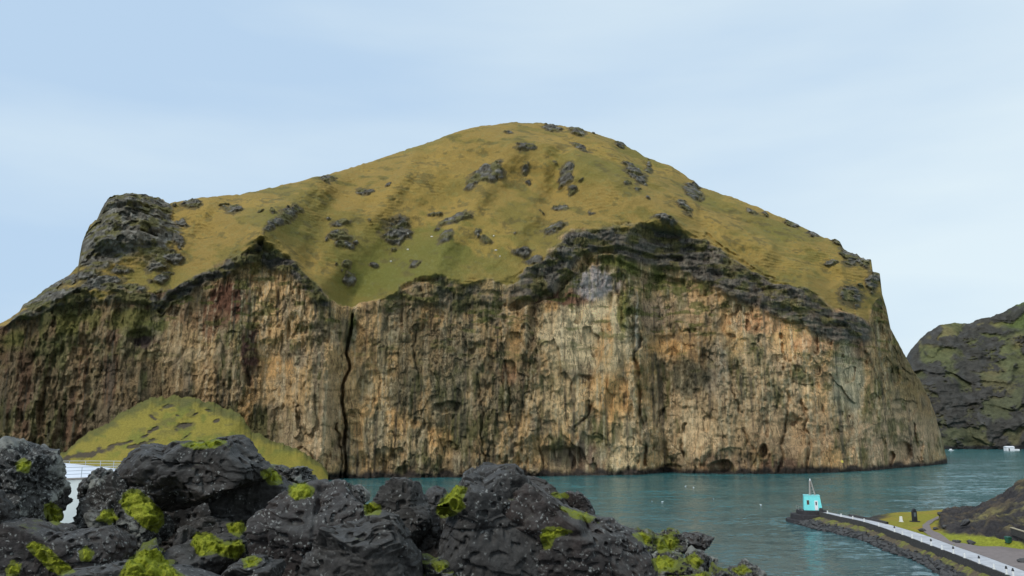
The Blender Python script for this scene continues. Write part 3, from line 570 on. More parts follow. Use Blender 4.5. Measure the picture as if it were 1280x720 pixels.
# ------------------------------------------------------------------ distant hill across the water
def far_hill():
    R = [(1020, 500), (1080, 470), (1133, 447), (1138, 438), (1150, 424), (1162, 414), (1175, 406), (1190, 404), (1212, 404), (1222, 399), (1240, 396), (1258, 388), (1270, 381), (1285, 376), (1330, 350), (1420, 330), (1520, 380), (1620, 470)]
    aR, eR = curve(R); a = np.linspace(aR[0], aR[-1], 560); er = np.interp(a, aR, eR) + 0.001 * fbm(a * 260, 0 * a, 0 * a, 7, 4)
    Yb = 1180 + 60 * fbm(a * 14, 0 * a, 0 * a, 9, 3); eb = -EYE / Yb
    t = np.linspace(-0.04, 1, 300)[:, None]; t3 = np.linspace(0, 1, 20)[1:, None]
    E = eb + (er - eb) * t; Y = Yb + 190 * t ** 1.6; Y = np.where(t < 0, Yb, Y)
    Z = EYE + E * Y
    Z3 = Z[-1] * (1 - t3 ** 1.5) - 6 * t3; Y3 = Y[-1] + 300 * t3
    Y = np.concatenate([Y, Y3]); Z = np.concatenate([Z, Z3]); A = np.broadcast_to(a, Y.shape); S = A * 1200.0
    PX, PY = pix(A * Y, Y, Z)
    fr = (np.arange(Y.shape[0]) < 300)[:, None]
    wv = Z / 44 + 3.0 * fbm(S / 120, Z / 110, 0, 11, 4); st = wv - np.floor(wv)
    scarp = sstep(0.0, 0.12, st) * sstep(0.75, 0.45, st)
    rk = np.clip(scarp * 1.1 * sstep(-0.15, 0.2, fbm(S / 40, Z / 30, 0, 13, 4)) + sstep(0.02, 0.2, fbm(S / 30, Z / 22, 3, 15, 5, 0.62)), 0, 1)
    tap = 1 - sstep(0.9, 1.0, np.clip(np.arange(Y.shape[0])[:, None] / 300, 0, 1))
    D = (26 * fbm(S / 110, Z / 160, 0, 17, 3) + rk * 12 * (ridged(S / 34, Z / 22, 0, 19, 4) - 0.3) + 5 * scarp + 6 * fbm(S / 16, Z / 13, 0, 21, 4)) * fr * (0.15 + 0.85 * tap)
    C = np.zeros(Y.shape + (3,), f32) + np.asarray((0.115, 0.120, 0.052), f32)
    C = lerpc(C, (0.17, 0.145, 0.062), sstep(-0.1, 0.3, fbm(S / 60, Z / 30, 0, 23, 4)))
    C = lerpc(C, (0.105, 0.14, 0.040), 0.8 * sstep(1225, 1275, PX) * sstep(430, 400, PY))
    C = lerpc(C, (0.072, 0.073, 0.050), 0.6 * sstep(430, 500, PY) + 0 * Z)
    C = lerpc(C, (0.054, 0.050, 0.046), 0.93 * rk)
    C = lerpc(C, (0.085, 0.083, 0.078), 0.5 * rk * sstep(0.1, 0.4, fbm(S / 12, Z / 10, 0, 25, 3)))
    C = lerpc(C, (0.03, 0.03, 0.03), sstep(7, 3, Z))
    V = np.stack([A * (Y - D), Y - D, Z + 1.5 * fbm(S / 12, Z / 12, 0, 27, 3)], -1)
    o = mesh_np('distant_hill', V, grid_faces(*Y.shape), tint_mat('far_rock', 0.10, 4.0, lo=0.6, hi=1.4), C)
    tag(o, 'dark ragged hill with green tops across the water at right', None, None, 'structure')
far_hill()

# ------------------------------------------------------------------ grass fan at the foot of the cliff
def talus():
    top = [(20, 600), (60, 585), (75, 572), (100, 552), (140, 528), (165, 512), (190, 502), (215, 499), (240, 501), (270, 508), (300, 523), (315, 545), (345, 556), (375, 566), (395, 580), (410, 596)]
    aT, eT = curve(top); a = np.linspace(aT[0], aT[-1], 420); et = np.interp(a, aT, eT); etn = 0.005 * fbm(a * 110, 0 * a, 0 * a, 215, 5, 0.65)
    Yt = 414 + 0 * a; Y0 = 352 - 0 * a
    eb = -EYE / (Y0) - 0.004
    t = np.linspace(0, 1, 200)[:, None]
    E = eb + (et + 0.004 - eb) * t + etn * t ** 7; Y = Y0 + (Yt - Y0) * t ** 0.85; Z = EYE + E * Y; A = np.broadcast_to(a, Y.shape); S = A * 430.0
    PX, PY = pix(A * Y, Y, Z)
    D = 5.0 * fbm(S / 30, Z / 40, 0, 201, 4) + 1.4 * fbm(S / 9, Z / 6, 0, 202, 3) + 0.7 * fbm(S / 5, Z / 4, 0, 203, 3)
    wx = PX + 4 * fbm(S / 7, Z / 7, 0, 205, 3); wy = PY + 3 * fbm(S / 7, Z / 7, 3, 207, 3)
    scar = np.zeros(Y.shape, f32)
    for cx, cy, rx, ry_, r in [(210, 508, 9, 3.5, -25), (192, 537, 8, 3.5, -25), (228, 533, 10, 3.5, -20), (193, 520, 6, 2.5, 10), (272, 526, 5, 3, -30), (120, 566, 34, 4.5, -17), (172, 556, 16, 3, -12), (140, 558, 12, 2, -15), (100, 570, 25, 4, -8), (245, 518, 5, 1.6, -20), (222, 520, 3, 1.5, 0), (180, 545, 4, 1.5, -20), (160, 552, 5, 1.5, -15), (262, 512, 4, 1.5, 10), (300, 560, 5, 1.5, 20), (232, 545, 6, 1.6, -30), (250, 552, 4, 1.5, 0), (330, 575, 5, 1.5, 15)]:
        scar = np.maximum(scar, 1 - sstep(0.5, 1.1, blob(wx, wy, cx, cy, rx * 1.2, ry_, r) + 0.9 * fbm(S / 3.2, Z / 1.8, 0, 206, 3)))
    D -= 0.9 * scar
    g1 = fbm(S / 22, Z / 10, 0, 209, 4); g2 = fbm(S / 4, Z / 3, 0, 211, 4)
    C = np.zeros(Y.shape + (3,), f32) + np.asarray((0.235, 0.195, 0.040), f32)
    C = lerpc(C, (0.155, 0.160, 0.034), 0.85 * sstep(-0.15, 0.25, g1 + 0.7 * g2)); C = lerpc(C, (0.27, 0.215, 0.036), 0.6 * sstep(560, 580, PY + 15 * g1))
    C = lerpc(C, (0.13, 0.115, 0.04), 0.7 * sstep(0.1, 0.45, fbm(S / 5, Z / 2.4, 0, 213, 4)) * sstep(560, 530, PY)); C = lerpc(C, (0.068, 0.055, 0.042), 0.95 * scar)
    rim = sstep(0.84, 0.97, t + 0.10 * g2); C = lerpc(C, (0.085, 0.09, 0.035), 0.7 * rim)
    V = np.stack([A * (Y - D), Y - D, Z], -1)
    tag(mesh_np('grass_slope', V, grid_faces(*Y.shape), M_talus, C), 'bright yellow green grass fan at the foot of the cliff', None, None, 'structure')
talus()

# ------------------------------------------------------------------ lava shore at the right, seen from above
def tps(P, z):
    P = np.asarray(P, float); n = len(P)
    def U(r2): return np.where(r2 > 0, r2 * np.log(np.maximum(r2, 1e-9)), 0)
    K = U(((P[:, None] - P[None]) ** 2).sum(-1)) + np.eye(n) * 0.05
    Q = np.c_[np.ones(n), P]; Am = np.block([[K, Q], [Q.T, np.zeros((3, 3))]])
    w = np.linalg.solve(Am, np.r_[z, 0, 0, 0])
    def f(X, Y):
        out = w[n] + w[n + 1] * X + w[n + 2] * Y
        for i in range(n): out = out + w[i] * U((X - P[i, 0]) ** 2 + (Y - P[i, 1]) ** 2)
        return out
    return f
LIFT = 3.0
FOOT = [(1181, 641), (1176, 648), (1174, 656), (1176, 664), (1190, 669), (1206, 671), (1220, 670), (1240, 674), (1268, 673), (1290, 670), (1400, 680), (1500, 640), (1300, 618), (1245, 632), (1215, 634), (1195, 637)]
SHORE = []
def cp(px, py, z):
    v = at(px, py, z=z); k = float(polysoft(*[np.array([q]) for q in pix(v.x, v.y, 3.0)], FOOT, 2.2)[0]) if FOOT else 0
    SHORE.append((v.x, v.y, v.z - (1.6 * k if z > 3.5 else 0)))
for p_ in [(1088, 651), (1110, 650), (1130, 652), (1130, 660), (1160, 655), (1100, 655), (1150, 668), (1165, 672), (1190, 682), (1225, 692), (1205, 676), (1235, 679), (1255, 700), (1280, 712), (1280, 695), (1240, 686), (1210, 680), (1185, 675), (1155, 660), (1165, 650), (1250, 680), (1280, 684), (1320, 720), (1330, 700)]: cp(*p_, 2.75)
for p_ in [(1084, 650.5), (1090, 646.5), (1103, 643.5), (1118, 643)]: cp(*p_, 0.2)
for p_ in [(1135, 643, 1.6), (1150, 640.5, 2.0), (1165, 638.5, 2.4), (1180, 636.5, 2.9)]: cp(*p_)
for p_ in [(1130, 638), (1150, 634), (1170, 631), (1190, 628)]: cp(*p_, -3.0)
for p_ in [(1085, 642), (1120, 635), (1160, 628), (1070, 645)]: cp(*p_, -6)
for p_ in [(1178, 640, 3.4), (1178, 655, 3.4), (1178, 664, 3.3), (1192, 648, 6.2), (1200, 657, 5.2), (1215, 650, 6.3), (1240, 655, 6.2), (1265, 656, 6.4), (1280, 655, 6.5), (1195, 640, 5.6), (1215, 638, 6.5), (1240, 640, 7.2), (1270, 640, 7.8), (1205, 634, 4.2), (1225, 631.5, 5.0),
           (1240, 629, 6.2), (1243, 623, 8.0), (1255, 616, 9.4), (1266, 609, 11), (1272, 600, 13), (1278, 597.5, 13.8), (1300, 590, 15), (1340, 600, 15), (1236, 633, 4.5), (1215, 634.5, 3.6), (1200, 672, 3.2), (1230, 674, 3.3), (1260, 672, 4.0), (1280, 672, 4.4), (1330, 660, 7)]: cp(*p_)
for X_, Y_, z_ in [(100, 262, -5), (120, 262, -5), (140, 262, -5), (165, 262, -5), (190, 255, -4), (200, 235, -3), (75, 250, -6), (60, 200, -6), (60, 150, -6), (68, 100, 1.0), (100, 90, 4), (140, 100, 8), (190, 130, 8), (190, 190, 8)]: SHORE.append((X_, Y_, z_))
SH = np.array(SHORE); shore_z = tps(SH[:, :2] / 10, SH[:, 2])
PL = [(1022, 640), (1035.5, 643), (1046, 646), (1062, 649), (1078, 652.4), (1088.6, 656), (1098, 658.5), (1116, 665.4), (1130, 669.8), (1149, 677.5), (1175, 687), (1203, 697.5), (1220, 704.6), (1254, 717.5), (1300, 737), (1345, 757)]     # seaward (left) edge of pier
PR = [(1026, 637), (1036.7, 641.0), (1046, 642.4), (1060, 645), (1075.6, 647.9), (1087, 650), (1098, 652.2), (1116, 657), (1130, 661), (1159.5, 670), (1191, 682), (1224, 693), (1255, 704.5), (1280, 713.5), (1330, 735), (1375, 752)]
ZD = 3.0
def resample(P, n):
    P = np.array(P, float); d = np.r_[0, np.cumsum(np.hypot(*np.diff(P, axis=0).T))]; t = np.linspace(0, d[-1], n)
    return np.c_[np.interp(t, d, P[:, 0]), np.interp(t, d, P[:, 1])]
WL = np.array([at(x, y, z=ZD)[:2] for x, y in PL]); WR = np.array([at(x, y, z=ZD)[:2] for x, y in PR])
NP_ = 90
WL = resample(WL, NP_); WR = resample(WR, NP_)
def smooth1(P, k=4):
    for _ in range(k): P[1:-1] = 0.25 * P[:-2] + 0.5 * P[1:-1] + 0.25 * P[2:]
    return P
WL = smooth1(WL, 10); WR = smooth1(WR, 10)
def lift(X, Y):
    px, py = pix(X, Y, 3.0)
    return polysoft(px + 2.0 * fbm(X / 4, Y / 4, 0, 311, 3), py + 1.2 * fbm(X / 4, Y / 4, 0, 313, 3), FOOT, 2.2)
def hgt(X, Y):
    """final height of the shore terrain"""
    X = np.asarray(X, float); Y = np.asarray(Y, float)
    z = shore_z(X / 10, Y / 10) + 1.6 * lift(X, Y) * sstep(1.5, 3.2, shore_z(X / 10, Y / 10))
    # keep it below the pier deck and cut off west of it
    xl = np.interp(-Y, -WL[:, 1], WL[:, 0]); xr = np.interp(-Y, -WR[:, 1], WR[:, 0])
    z = np.where(X < xr + 1.0, np.minimum(z, ZD - 0.5), z)
    z = np.where(z > 4.2, z - 0.9 * sstep(4.2, 6.0, z) , z)
    z = z - 10 * sstep(xl + 1.8, xl - 0.2, X)
    return z
def shore():
    x = np.linspace(62, 215, 560); y = np.linspace(88, 285, 620); X, Y = np.meshgrid(x, y)
    Z = hgt(X, Y); PX, PY = pix(X, Y, Z)
    n1 = fbm(X / 6, Y / 6, 0, 301, 4); n2 = fbm(X / 1.8, Y / 1.8, 0, 303, 4)
    wx = PX + 5 * n1 + 2 * n2; wy = PY + 3 * n1 + 1.5 * n2
    lava = np.maximum(polysoft(wx, wy, [(1178, 638), (1200, 631), (1240, 627), (1246, 614), (1262, 606), (1270, 592), (1420, 560), (1420, 670), (1280, 680), (1268, 672), (1235, 668), (1190, 668), (1172, 660)], 4),
                      sstep(3.6, 4.2, Z + 0.5 * n1))
    Z = Z + lava * (2.6 * (ridged(X / 4, Y / 4, 0, 305, 5) - 0.8) + 0.7 * n2) * sstep(3.0, 4.4, Z) + 0.10 * n1 * (Z > 0.5)
    dry = np.clip(sstep(-0.1, 0.35, fbm(X / 9, Y / 9, 0, 307, 4) + 0.3 * n2) * sstep(4.8, 6.0, Z), 0, 1)
    C = np.zeros(Z.shape + (3,), f32) + np.asarray((0.25, 0.225, 0.028), f32)
    C = lerpc(C, (0.30, 0.215, 0.035), 0.8 * sstep(-0.15, 0.2, fbm(X / 7, Y / 12, 0, 309, 3)))
    C = lerpc(C, (0.23, 0.25, 0.030), 0.85 * sstep(664, 670, wy))
    C = lerpc(C, (0.050, 0.045, 0.044), lava); C = lerpc(C, (0.19, 0.165, 0.070), dry * lava * 0.95 * sstep(-0.3, 0.1, n2)); C = lerpc(C, (0.028, 0.026, 0.028), 0.7 * lava * sstep(0.0, 0.3, fbm(X / 2.5, Y / 2.5, 0, 315, 3)))
    C = lerpc(C, (0.10, 0.075, 0.05), 0.6 * lava * sstep(0.1, 0.4, n2))
    C = lerpc(C, (0.05, 0.045, 0.04), sstep(1.3, 0.6, Z + 0.4 * n2))
    keep = (Z > -3)
    V = np.stack([X, Y, np.maximum(Z, -3.0)], -1)
    tag(mesh_np('shore_ground', V, grid_faces(*Z.shape), M_shore, C), 'grassy point and mossy lava mound beside the pier', None, None, 'structure')
shore()

M_conc = flat_mat('pale_concrete', (0.47, 0.475, 0.50), 0.8, 0.5, 0.22)
M_pad = flat_mat('gravel', (0.20, 0.165, 0.155), 0.95, 1.2, 0.15, bump=0.05)
M_wallst = flat_mat('dark_retaining_stone', (0.055, 0.052, 0.05), 0.9, 2.5, 0.4, bump=0.2)
def drape(name, rows_px, mat, off=0.05, label='', n=40, mcols=14, zz=2.8):
    """a path laid on the shore terrain between two traced edges"""
    Lp, Rp = rows_px
    A_ = resample([at(x, y, z=zz)[:2] for x, y in Lp], n); B_ = resample([at(x, y, z=zz)[:2] for x, y in Rp], n)
    t = np.linspace(0, 1, mcols)[None, :, None]
    G = A_[:, None] * (1 - t) + B_[:, None] * t
    z = np.maximum(hgt(G[..., 0], G[..., 1]), zz - 0.3) + 0.10 + off
    o = mesh_np(name, np.concatenate([G, z[..., None]], -1), grid_faces(n, mcols), mat)
    return tag(o, label, None, None, 'structure')
drape('gravel_path', ([(1172, 647), (1160, 651), (1153, 657), (1154, 664), (1160, 670), (1180, 679), (1200, 687), (1225, 695)], [(1178, 648), (1168, 652), (1162, 657), (1164, 663), (1172, 669), (1188, 676), (1208, 680), (1230, 683)]), M_pad, 0.03, 'brown gravel track curving up from the pier to the grass')
drape('parking_area', ([(1196, 684.5), (1224, 694), (1255, 705.5), (1280, 714.5), (1330, 737)], [(1204, 681), (1228, 682), (1250, 682), (1280, 686), (1345, 700)]), M_pad, 0.07, 'brown gravel turning area beside the pier')

def pier():
    # deck with real thickness
    t = np.linspace(0, 1, 6)[None, :, None]
    G = WL[:, None] * (1 - t) + WR[:, None] * t
    top = np.concatenate([G, np.full(G.shape[:2] + (1,), ZD)], -1)
    root = empty('pier', (WL[0][0], WL[0][1], 0)); inv = Vector((-WL[0][0], -WL[0][1], 0))
    tag(root, 'long pale concrete pier running from the turquoise hut towards the shore', 'pier')
    def local(o): o.parent = root; o.location = inv; return o
    local(mesh_np('deck', top, grid_faces(NP_, 6), M_conc))
    def strip(P, z0, z1, th, name, mat, i0=0, i1=NP_):
        P = P[i0:i1]; d = np.gradient(P, axis=0); nrm = np.c_[-d[:, 1], d[:, 0]]; nrm /= np.linalg.norm(nrm, axis=1)[:, None]
        a_, b_ = P - nrm * th / 2, P + nrm * th / 2; n = len(P)
        z0 = np.broadcast_to(z0, (n,)); z1 = np.broadcast_to(z1, (n,))
        ring = np.stack([np.c_[a_, z0], np.c_[a_, z1], np.c_[b_, z1], np.c_[b_, z0], np.c_[a_, z0]], 1)
        m = mesh_np(name, ring, grid_faces(n, 5), mat, smooth=False); return local(m)
    strip(WL, 0.6, ZD + 0.18, 0.35, 'sea_wall', M_wallst)
    strip(WR, -2.0, ZD - 0.02, 0.3, 'shore_wall', M_wallst)
    # low parapet on the far side, near the head
    d = [i for i in range(NP_) if 199 < WR[i][1] < 220]
    strip(WR, ZD, ZD + 0.55, 0.45, 'parapet', M_wallst, d[0], d[-1])
    return root
pier()

# embankment between sea wall and waterline
WAT = [(990, 652), (1000, 657), (1015, 661), (1031, 664), (1057, 670), (1079, 675), (1098, 685), (1110, 690), (1122, 694), (1130, 696), (1146, 701), (1165, 712), (1177, 719.5), (1205, 738), (1245, 768)]
WW = resample([at(x, y, z=0.0)[:2] for x, y in WAT], NP_); WW = smooth1(WW, 3)
HEADC = at(1016, 639, z=3.0)
def bank():
    U = WL.copy(); U = np.concatenate([[WL[0] + [-6.0, 0.5]], WL]); U = resample(U, NP_)
    t = np.linspace(0, 1.12, 40)[None, :, None]
    # match rows by distance along
    G = U[:, None] * (1 - t) + WW[:, None] * t
    z = 1.9 * (1 - t[..., 0]) ** 0.8 if False else 1.9 * (1 - t[..., 0])
    z = np.broadcast_to(z, G.shape[:2]).copy()
    i_ = np.linspace(0, NP_ - 1, 500); j_ = np.arange(40)
    def up(q): return np.stack([np.interp(i_, np.arange(NP_), q[:, j]) for j in range(40)], 1)
    X, Y, z = up(G[..., 0]), up(G[..., 1]), up(z)
    n1 = fbm(X / 3, Y / 3, 0, 401, 4); n2 = fbm(X / 0.9, Y / 0.9, 0, 403, 3)
    z = z + 0.35 * n1 + 0.18 * n2
    tt = np.broadcast_to(t[0, :, 0][None], z.shape)
    C = np.zeros(z.shape + (3,), f32) + np.asarray((0.13, 0.105, 0.07), f32)
    C = lerpc(C, (0.19, 0.19, 0.05), 0.9 * sstep(0.0, 0.3, n1 + 0.5 * n2)); C = lerpc(C, (0.05, 0.05, 0.052), sstep(0.40, 0.55, tt + 0.3 * n1))
    tag(mesh_np('pier_bank', np.stack([X, Y, z], -1), grid_faces(*z.shape), M_shore, C), 'mossy earth bank below the sea wall of the pier', None, None, 'structure')
bank()

# ------------------------------------------------------------------ boulders
def sphere_dirs(n):
    """cube sphere: directions + quads"""
    g = np.linspace(-1, 1, n); u, v = np.meshgrid(g, g); u = np.tan(u * math.pi / 4); v = np.tan(v * math.pi / 4); o = np.ones_like(u)
    D = []; F = []; k = 0
    for A_ in [(o, u, v), (-o, v, u), (v, o, u), (u, -o, v), (u, v, o), (v, u, -o)]:
        D.append(np.stack(A_, -1).reshape(-1, 3)); F.append(grid_faces(n, n) + k); k += n * n
    D = np.concatenate(D); D /= np.linalg.norm(D, axis=1)[:, None]; F = np.concatenate(F)
    key = np.round(D * 1e5).astype(np.int64); _, idx, inv = np.unique(key, axis=0, return_index=True, return_inverse=True)
    inv = inv.ravel(); return D[idx], inv[F]
_SD = {}
def facet(D, rs, k=13, lo=0.66, hi=1.0, pw=34):
    """rounded random polyhedron radius"""
    nv = rs.normal(size=(k, 3)); nv /= np.linalg.norm(nv, axis=1)[:, None]; d = rs.uniform(lo, hi, k)
    nv = np.concatenate([nv, -nv[:6]]); d = np.concatenate([d, rs.uniform(lo, hi, 6)])
    c = np.maximum(D @ nv.T, 1e-3) / d
    return (c ** pw).sum(1) ** (-1.0 / pw)
def rough(P, size, seed, amp=1.0, jag=1.0):
    """lava roughness, scaled to the rock size"""
    x, y, z = P[:, 0], P[:, 1], P[:, 2]; s = size
    r = 0.05 * s * fbm(x / (0.45 * s), y / (0.45 * s), z / (0.45 * s), seed, 3)
    r = r - 0.03 * s * sstep(0.90, 0.99, ridged(x / (0.5 * s), y / (0.5 * s), z / (0.5 * s), seed + 5, 1))     # cracks
    r = r + 0.026 * s * np.floor(3.2 * fbm(x / (0.6 * s), y / (0.6 * s), z / (0.34 * s), seed + 31, 3))
    r = r + (0.045 + 0.05 * (jag > 1.5)) * s * (ridged(x / (0.42 * s), y / (0.42 * s), z / (0.42 * s), seed + 41, 3) - 0.55)
    r = r + (0.014 if jag < 1.5 else 0.06) * fbm(x / 0.12, y / 0.12, z / 0.12, seed + 9, 3) + (jag - 1) * 0.035 * (ridged(x / 0.13, y / 0.13, z / 0.13, seed + 51, 2) - 0.5)
    r = r + jag * 0.012 * (ridged(x / 0.05, y / 0.05, z / 0.05, seed + 15, 3) - 0.5)
    r = r - 0.026 * sstep(0.62, 0.8, vn(x / 0.035, y / 0.035, z / 0.035, seed + 25))
    return (r - r.mean()) * amp
BVHS = []
MOSS = [
    ([(160, 614), (172, 612), (190, 628), (202, 640), (204, 654), (196, 664), (182, 660), (170, 648), (158, 640), (150, 628)], .035),
    ([(122, 650), (128, 640), (140, 638), (146, 648), (138, 654)], .02),
    ([(56, 632), (64, 628), (76, 638), (80, 650), (70, 656), (58, 646)], .03),
    ([(20, 580), (28, 574), (38, 578), (34, 590), (22, 588)], .02),
    ([(34, 684), (42, 678), (60, 686), (76, 700), (92, 714), (76, 718), (62, 712), (48, 698)], .03),
    ([(150, 720), (160, 702), (176, 690), (194, 687), (206, 700), (222, 716), (240, 724), (160, 730)], .04),
    ([(240, 680), (246, 666), (262, 668), (280, 678), (300, 676), (306, 688), (296, 698), (268, 690), (250, 694)], .04),
    ([(284, 655), (302, 652), (306, 662), (298, 670), (288, 664)], .03),
    ([(228, 556), (246, 551), (270, 550), (282, 552), (268, 558), (244, 560)], .02),
    ([(326, 590), (338, 586), (350, 596), (352, 604), (336, 604)], .03),
    ([(362, 608), (380, 604), (392, 612), (388, 620), (372, 624), (362, 618)], .03),
    ([(456, 632), (464, 628), (476, 634), (474, 642), (458, 642)], .02),
    ([(546, 640), (552, 628), (562, 614), (574, 608), (584, 610), (576, 624), (580, 634), (570, 642), (552, 646)], .045),
    ([(676, 668), (684, 660), (700, 660), (714, 664), (704, 668), (692, 672), (688, 684), (680, 684)], .02),
    ([(700, 634), (716, 638), (740, 646), (738, 652), (716, 646)], .012),
    ([(690, 617), (706, 617), (710, 620), (696, 622)], .012),
    ([(792, 668), (804, 666), (814, 674), (806, 680)], .03), ([(820, 676), (836, 668), (848, 676), (840, 688), (824, 690)], .03),
    ([(816, 700), (832, 696), (846, 702), (840, 714), (820, 712)], .03), ([(856, 700), (868, 692), (878, 702), (870, 710)], .03),
    ([(862, 724), (880, 716), (892, 726), (884, 736), (866, 738)], .03), ([(916, 712), (930, 707), (938, 714), (924, 718)], .02),
    ([(808, 730), (824, 722), (838, 732), (830, 745), (812, 745)], .03),
    ([(8, 712), (16, 702), (24, 706), (24, 718), (10, 720)], .02),
    ([(100, 690), (108, 684), (116, 690), (112, 700), (102, 700)], .015),
    ([(304, 700), (314, 696), (326, 700), (320, 706), (306, 708)], .02),
    ([(540, 706), (552, 702), (560, 708), (548, 714)], .02),
]
def boulder(outline, Y, mat, label, thick=0.75, seed=1, n=84, amp=1.0, cat='boulder', flat=0.8, group='lava boulders piled in the foreground'):
    """a boulder whose outline, seen from the viewpoint, follows the traced one, with full depth behind it"""
    O = np.array(outline, float); cx, cy = O.mean(0)
    ang = np.arctan2(O[:, 1] - cy, O[:, 0] - cx); rad = np.hypot(O[:, 0] - cx, O[:, 1] - cy)
    P = resample(np.r_[O, O[:1]], 240); pa = np.arctan2(-(P[:, 1] - cy), P[:, 0] - cx); pr = np.hypot(P[:, 0] - cx, P[:, 1] - cy)
    o_ = np.argsort(pa); pa, pr = pa[o_], pr[o_]; pa = np.r_[pa - 2 * math.pi, pa, pa + 2 * math.pi]; pr = np.r_[pr, pr, pr]
    if n not in _SD: _SD[n] = sphere_dirs(n)
    D, F = _SD[n]
    rs = np.random.RandomState(seed)
    c = at(cx, cy, Y=Y); m_px = Y / 1000.0 * 1.03
    phi = np.arctan2(D[:, 2], D[:, 0]); sb = np.hypot(D[:, 0], D[:, 2]); cb = D[:, 1]
    R = np.interp(phi, pa, pr) * m_px
    g = facet(D, rs)
    Ds = np.stack([np.cos(phi), 0 * phi, np.sin(phi)], 1); rs2 = np.random.RandomState(seed); gs = facet(Ds, rs2)
    # super-ellipsoid section so the rock is blocky, not round
    q = (np.abs(sb) ** 2.6 + np.abs(cb) ** 2.6) ** (-1 / 2.6)
    h = g / gs
    rr = np.minimum(sb * q * h, 1.0)
    T = thick * np.mean(rad) * m_px
    loc = np.stack([R * rr * np.cos(phi), T * cb * q * g * 1.1, R * rr * np.sin(phi)], 1)
    size = float(np.mean(R)) * 2
    nrm = loc / (np.linalg.norm(loc, axis=1)[:, None] + 1e-6)
    W_ = loc + np.array(c)
    loc = loc + nrm * (rg := rough(W_, max(size, 0.15), seed * 7 + 3, amp, 2.0 if mat in (R_lichen, R_mossy) else 1.0))[:, None]
    hg = np.clip(0.5 + (rg - rg.mean()) / (rg.std() * 4 + 1e-6), 0, 1).astype(f32)
    vx, vy = pix(*(loc + np.array(c)).T); mv = np.zeros(len(loc), f32)
    for mo, _t in MOSS:
        A_ = np.array(mo)
        q = (vx > A_[:, 0].min() - 8) & (vx < A_[:, 0].max() + 8) & (vy > A_[:, 1].min() - 8) & (vy < A_[:, 1].max() + 8)
        if q.any(): mv[q] = np.maximum(mv[q], sstep(-7, 3, polydist(vx[q], vy[q], list(mo) + [mo[0]]) * np.where(inpoly(vx[q], vy[q], mo), 1, -1)))
    o = mesh_np('lava_boulder', loc, F, mat, np.c_[np.repeat(mv[:, None], 3, 1), hg]); o.location = c
    # face orientation: outward
    me = o.data
    tag(o, label, cat, group)
    BVHS.append((o, BVHTree.FromPolygons([tuple(v) for v in (loc + np.array(c))[:]], F.tolist())))
    return o
def flipcheck(o):
    pass

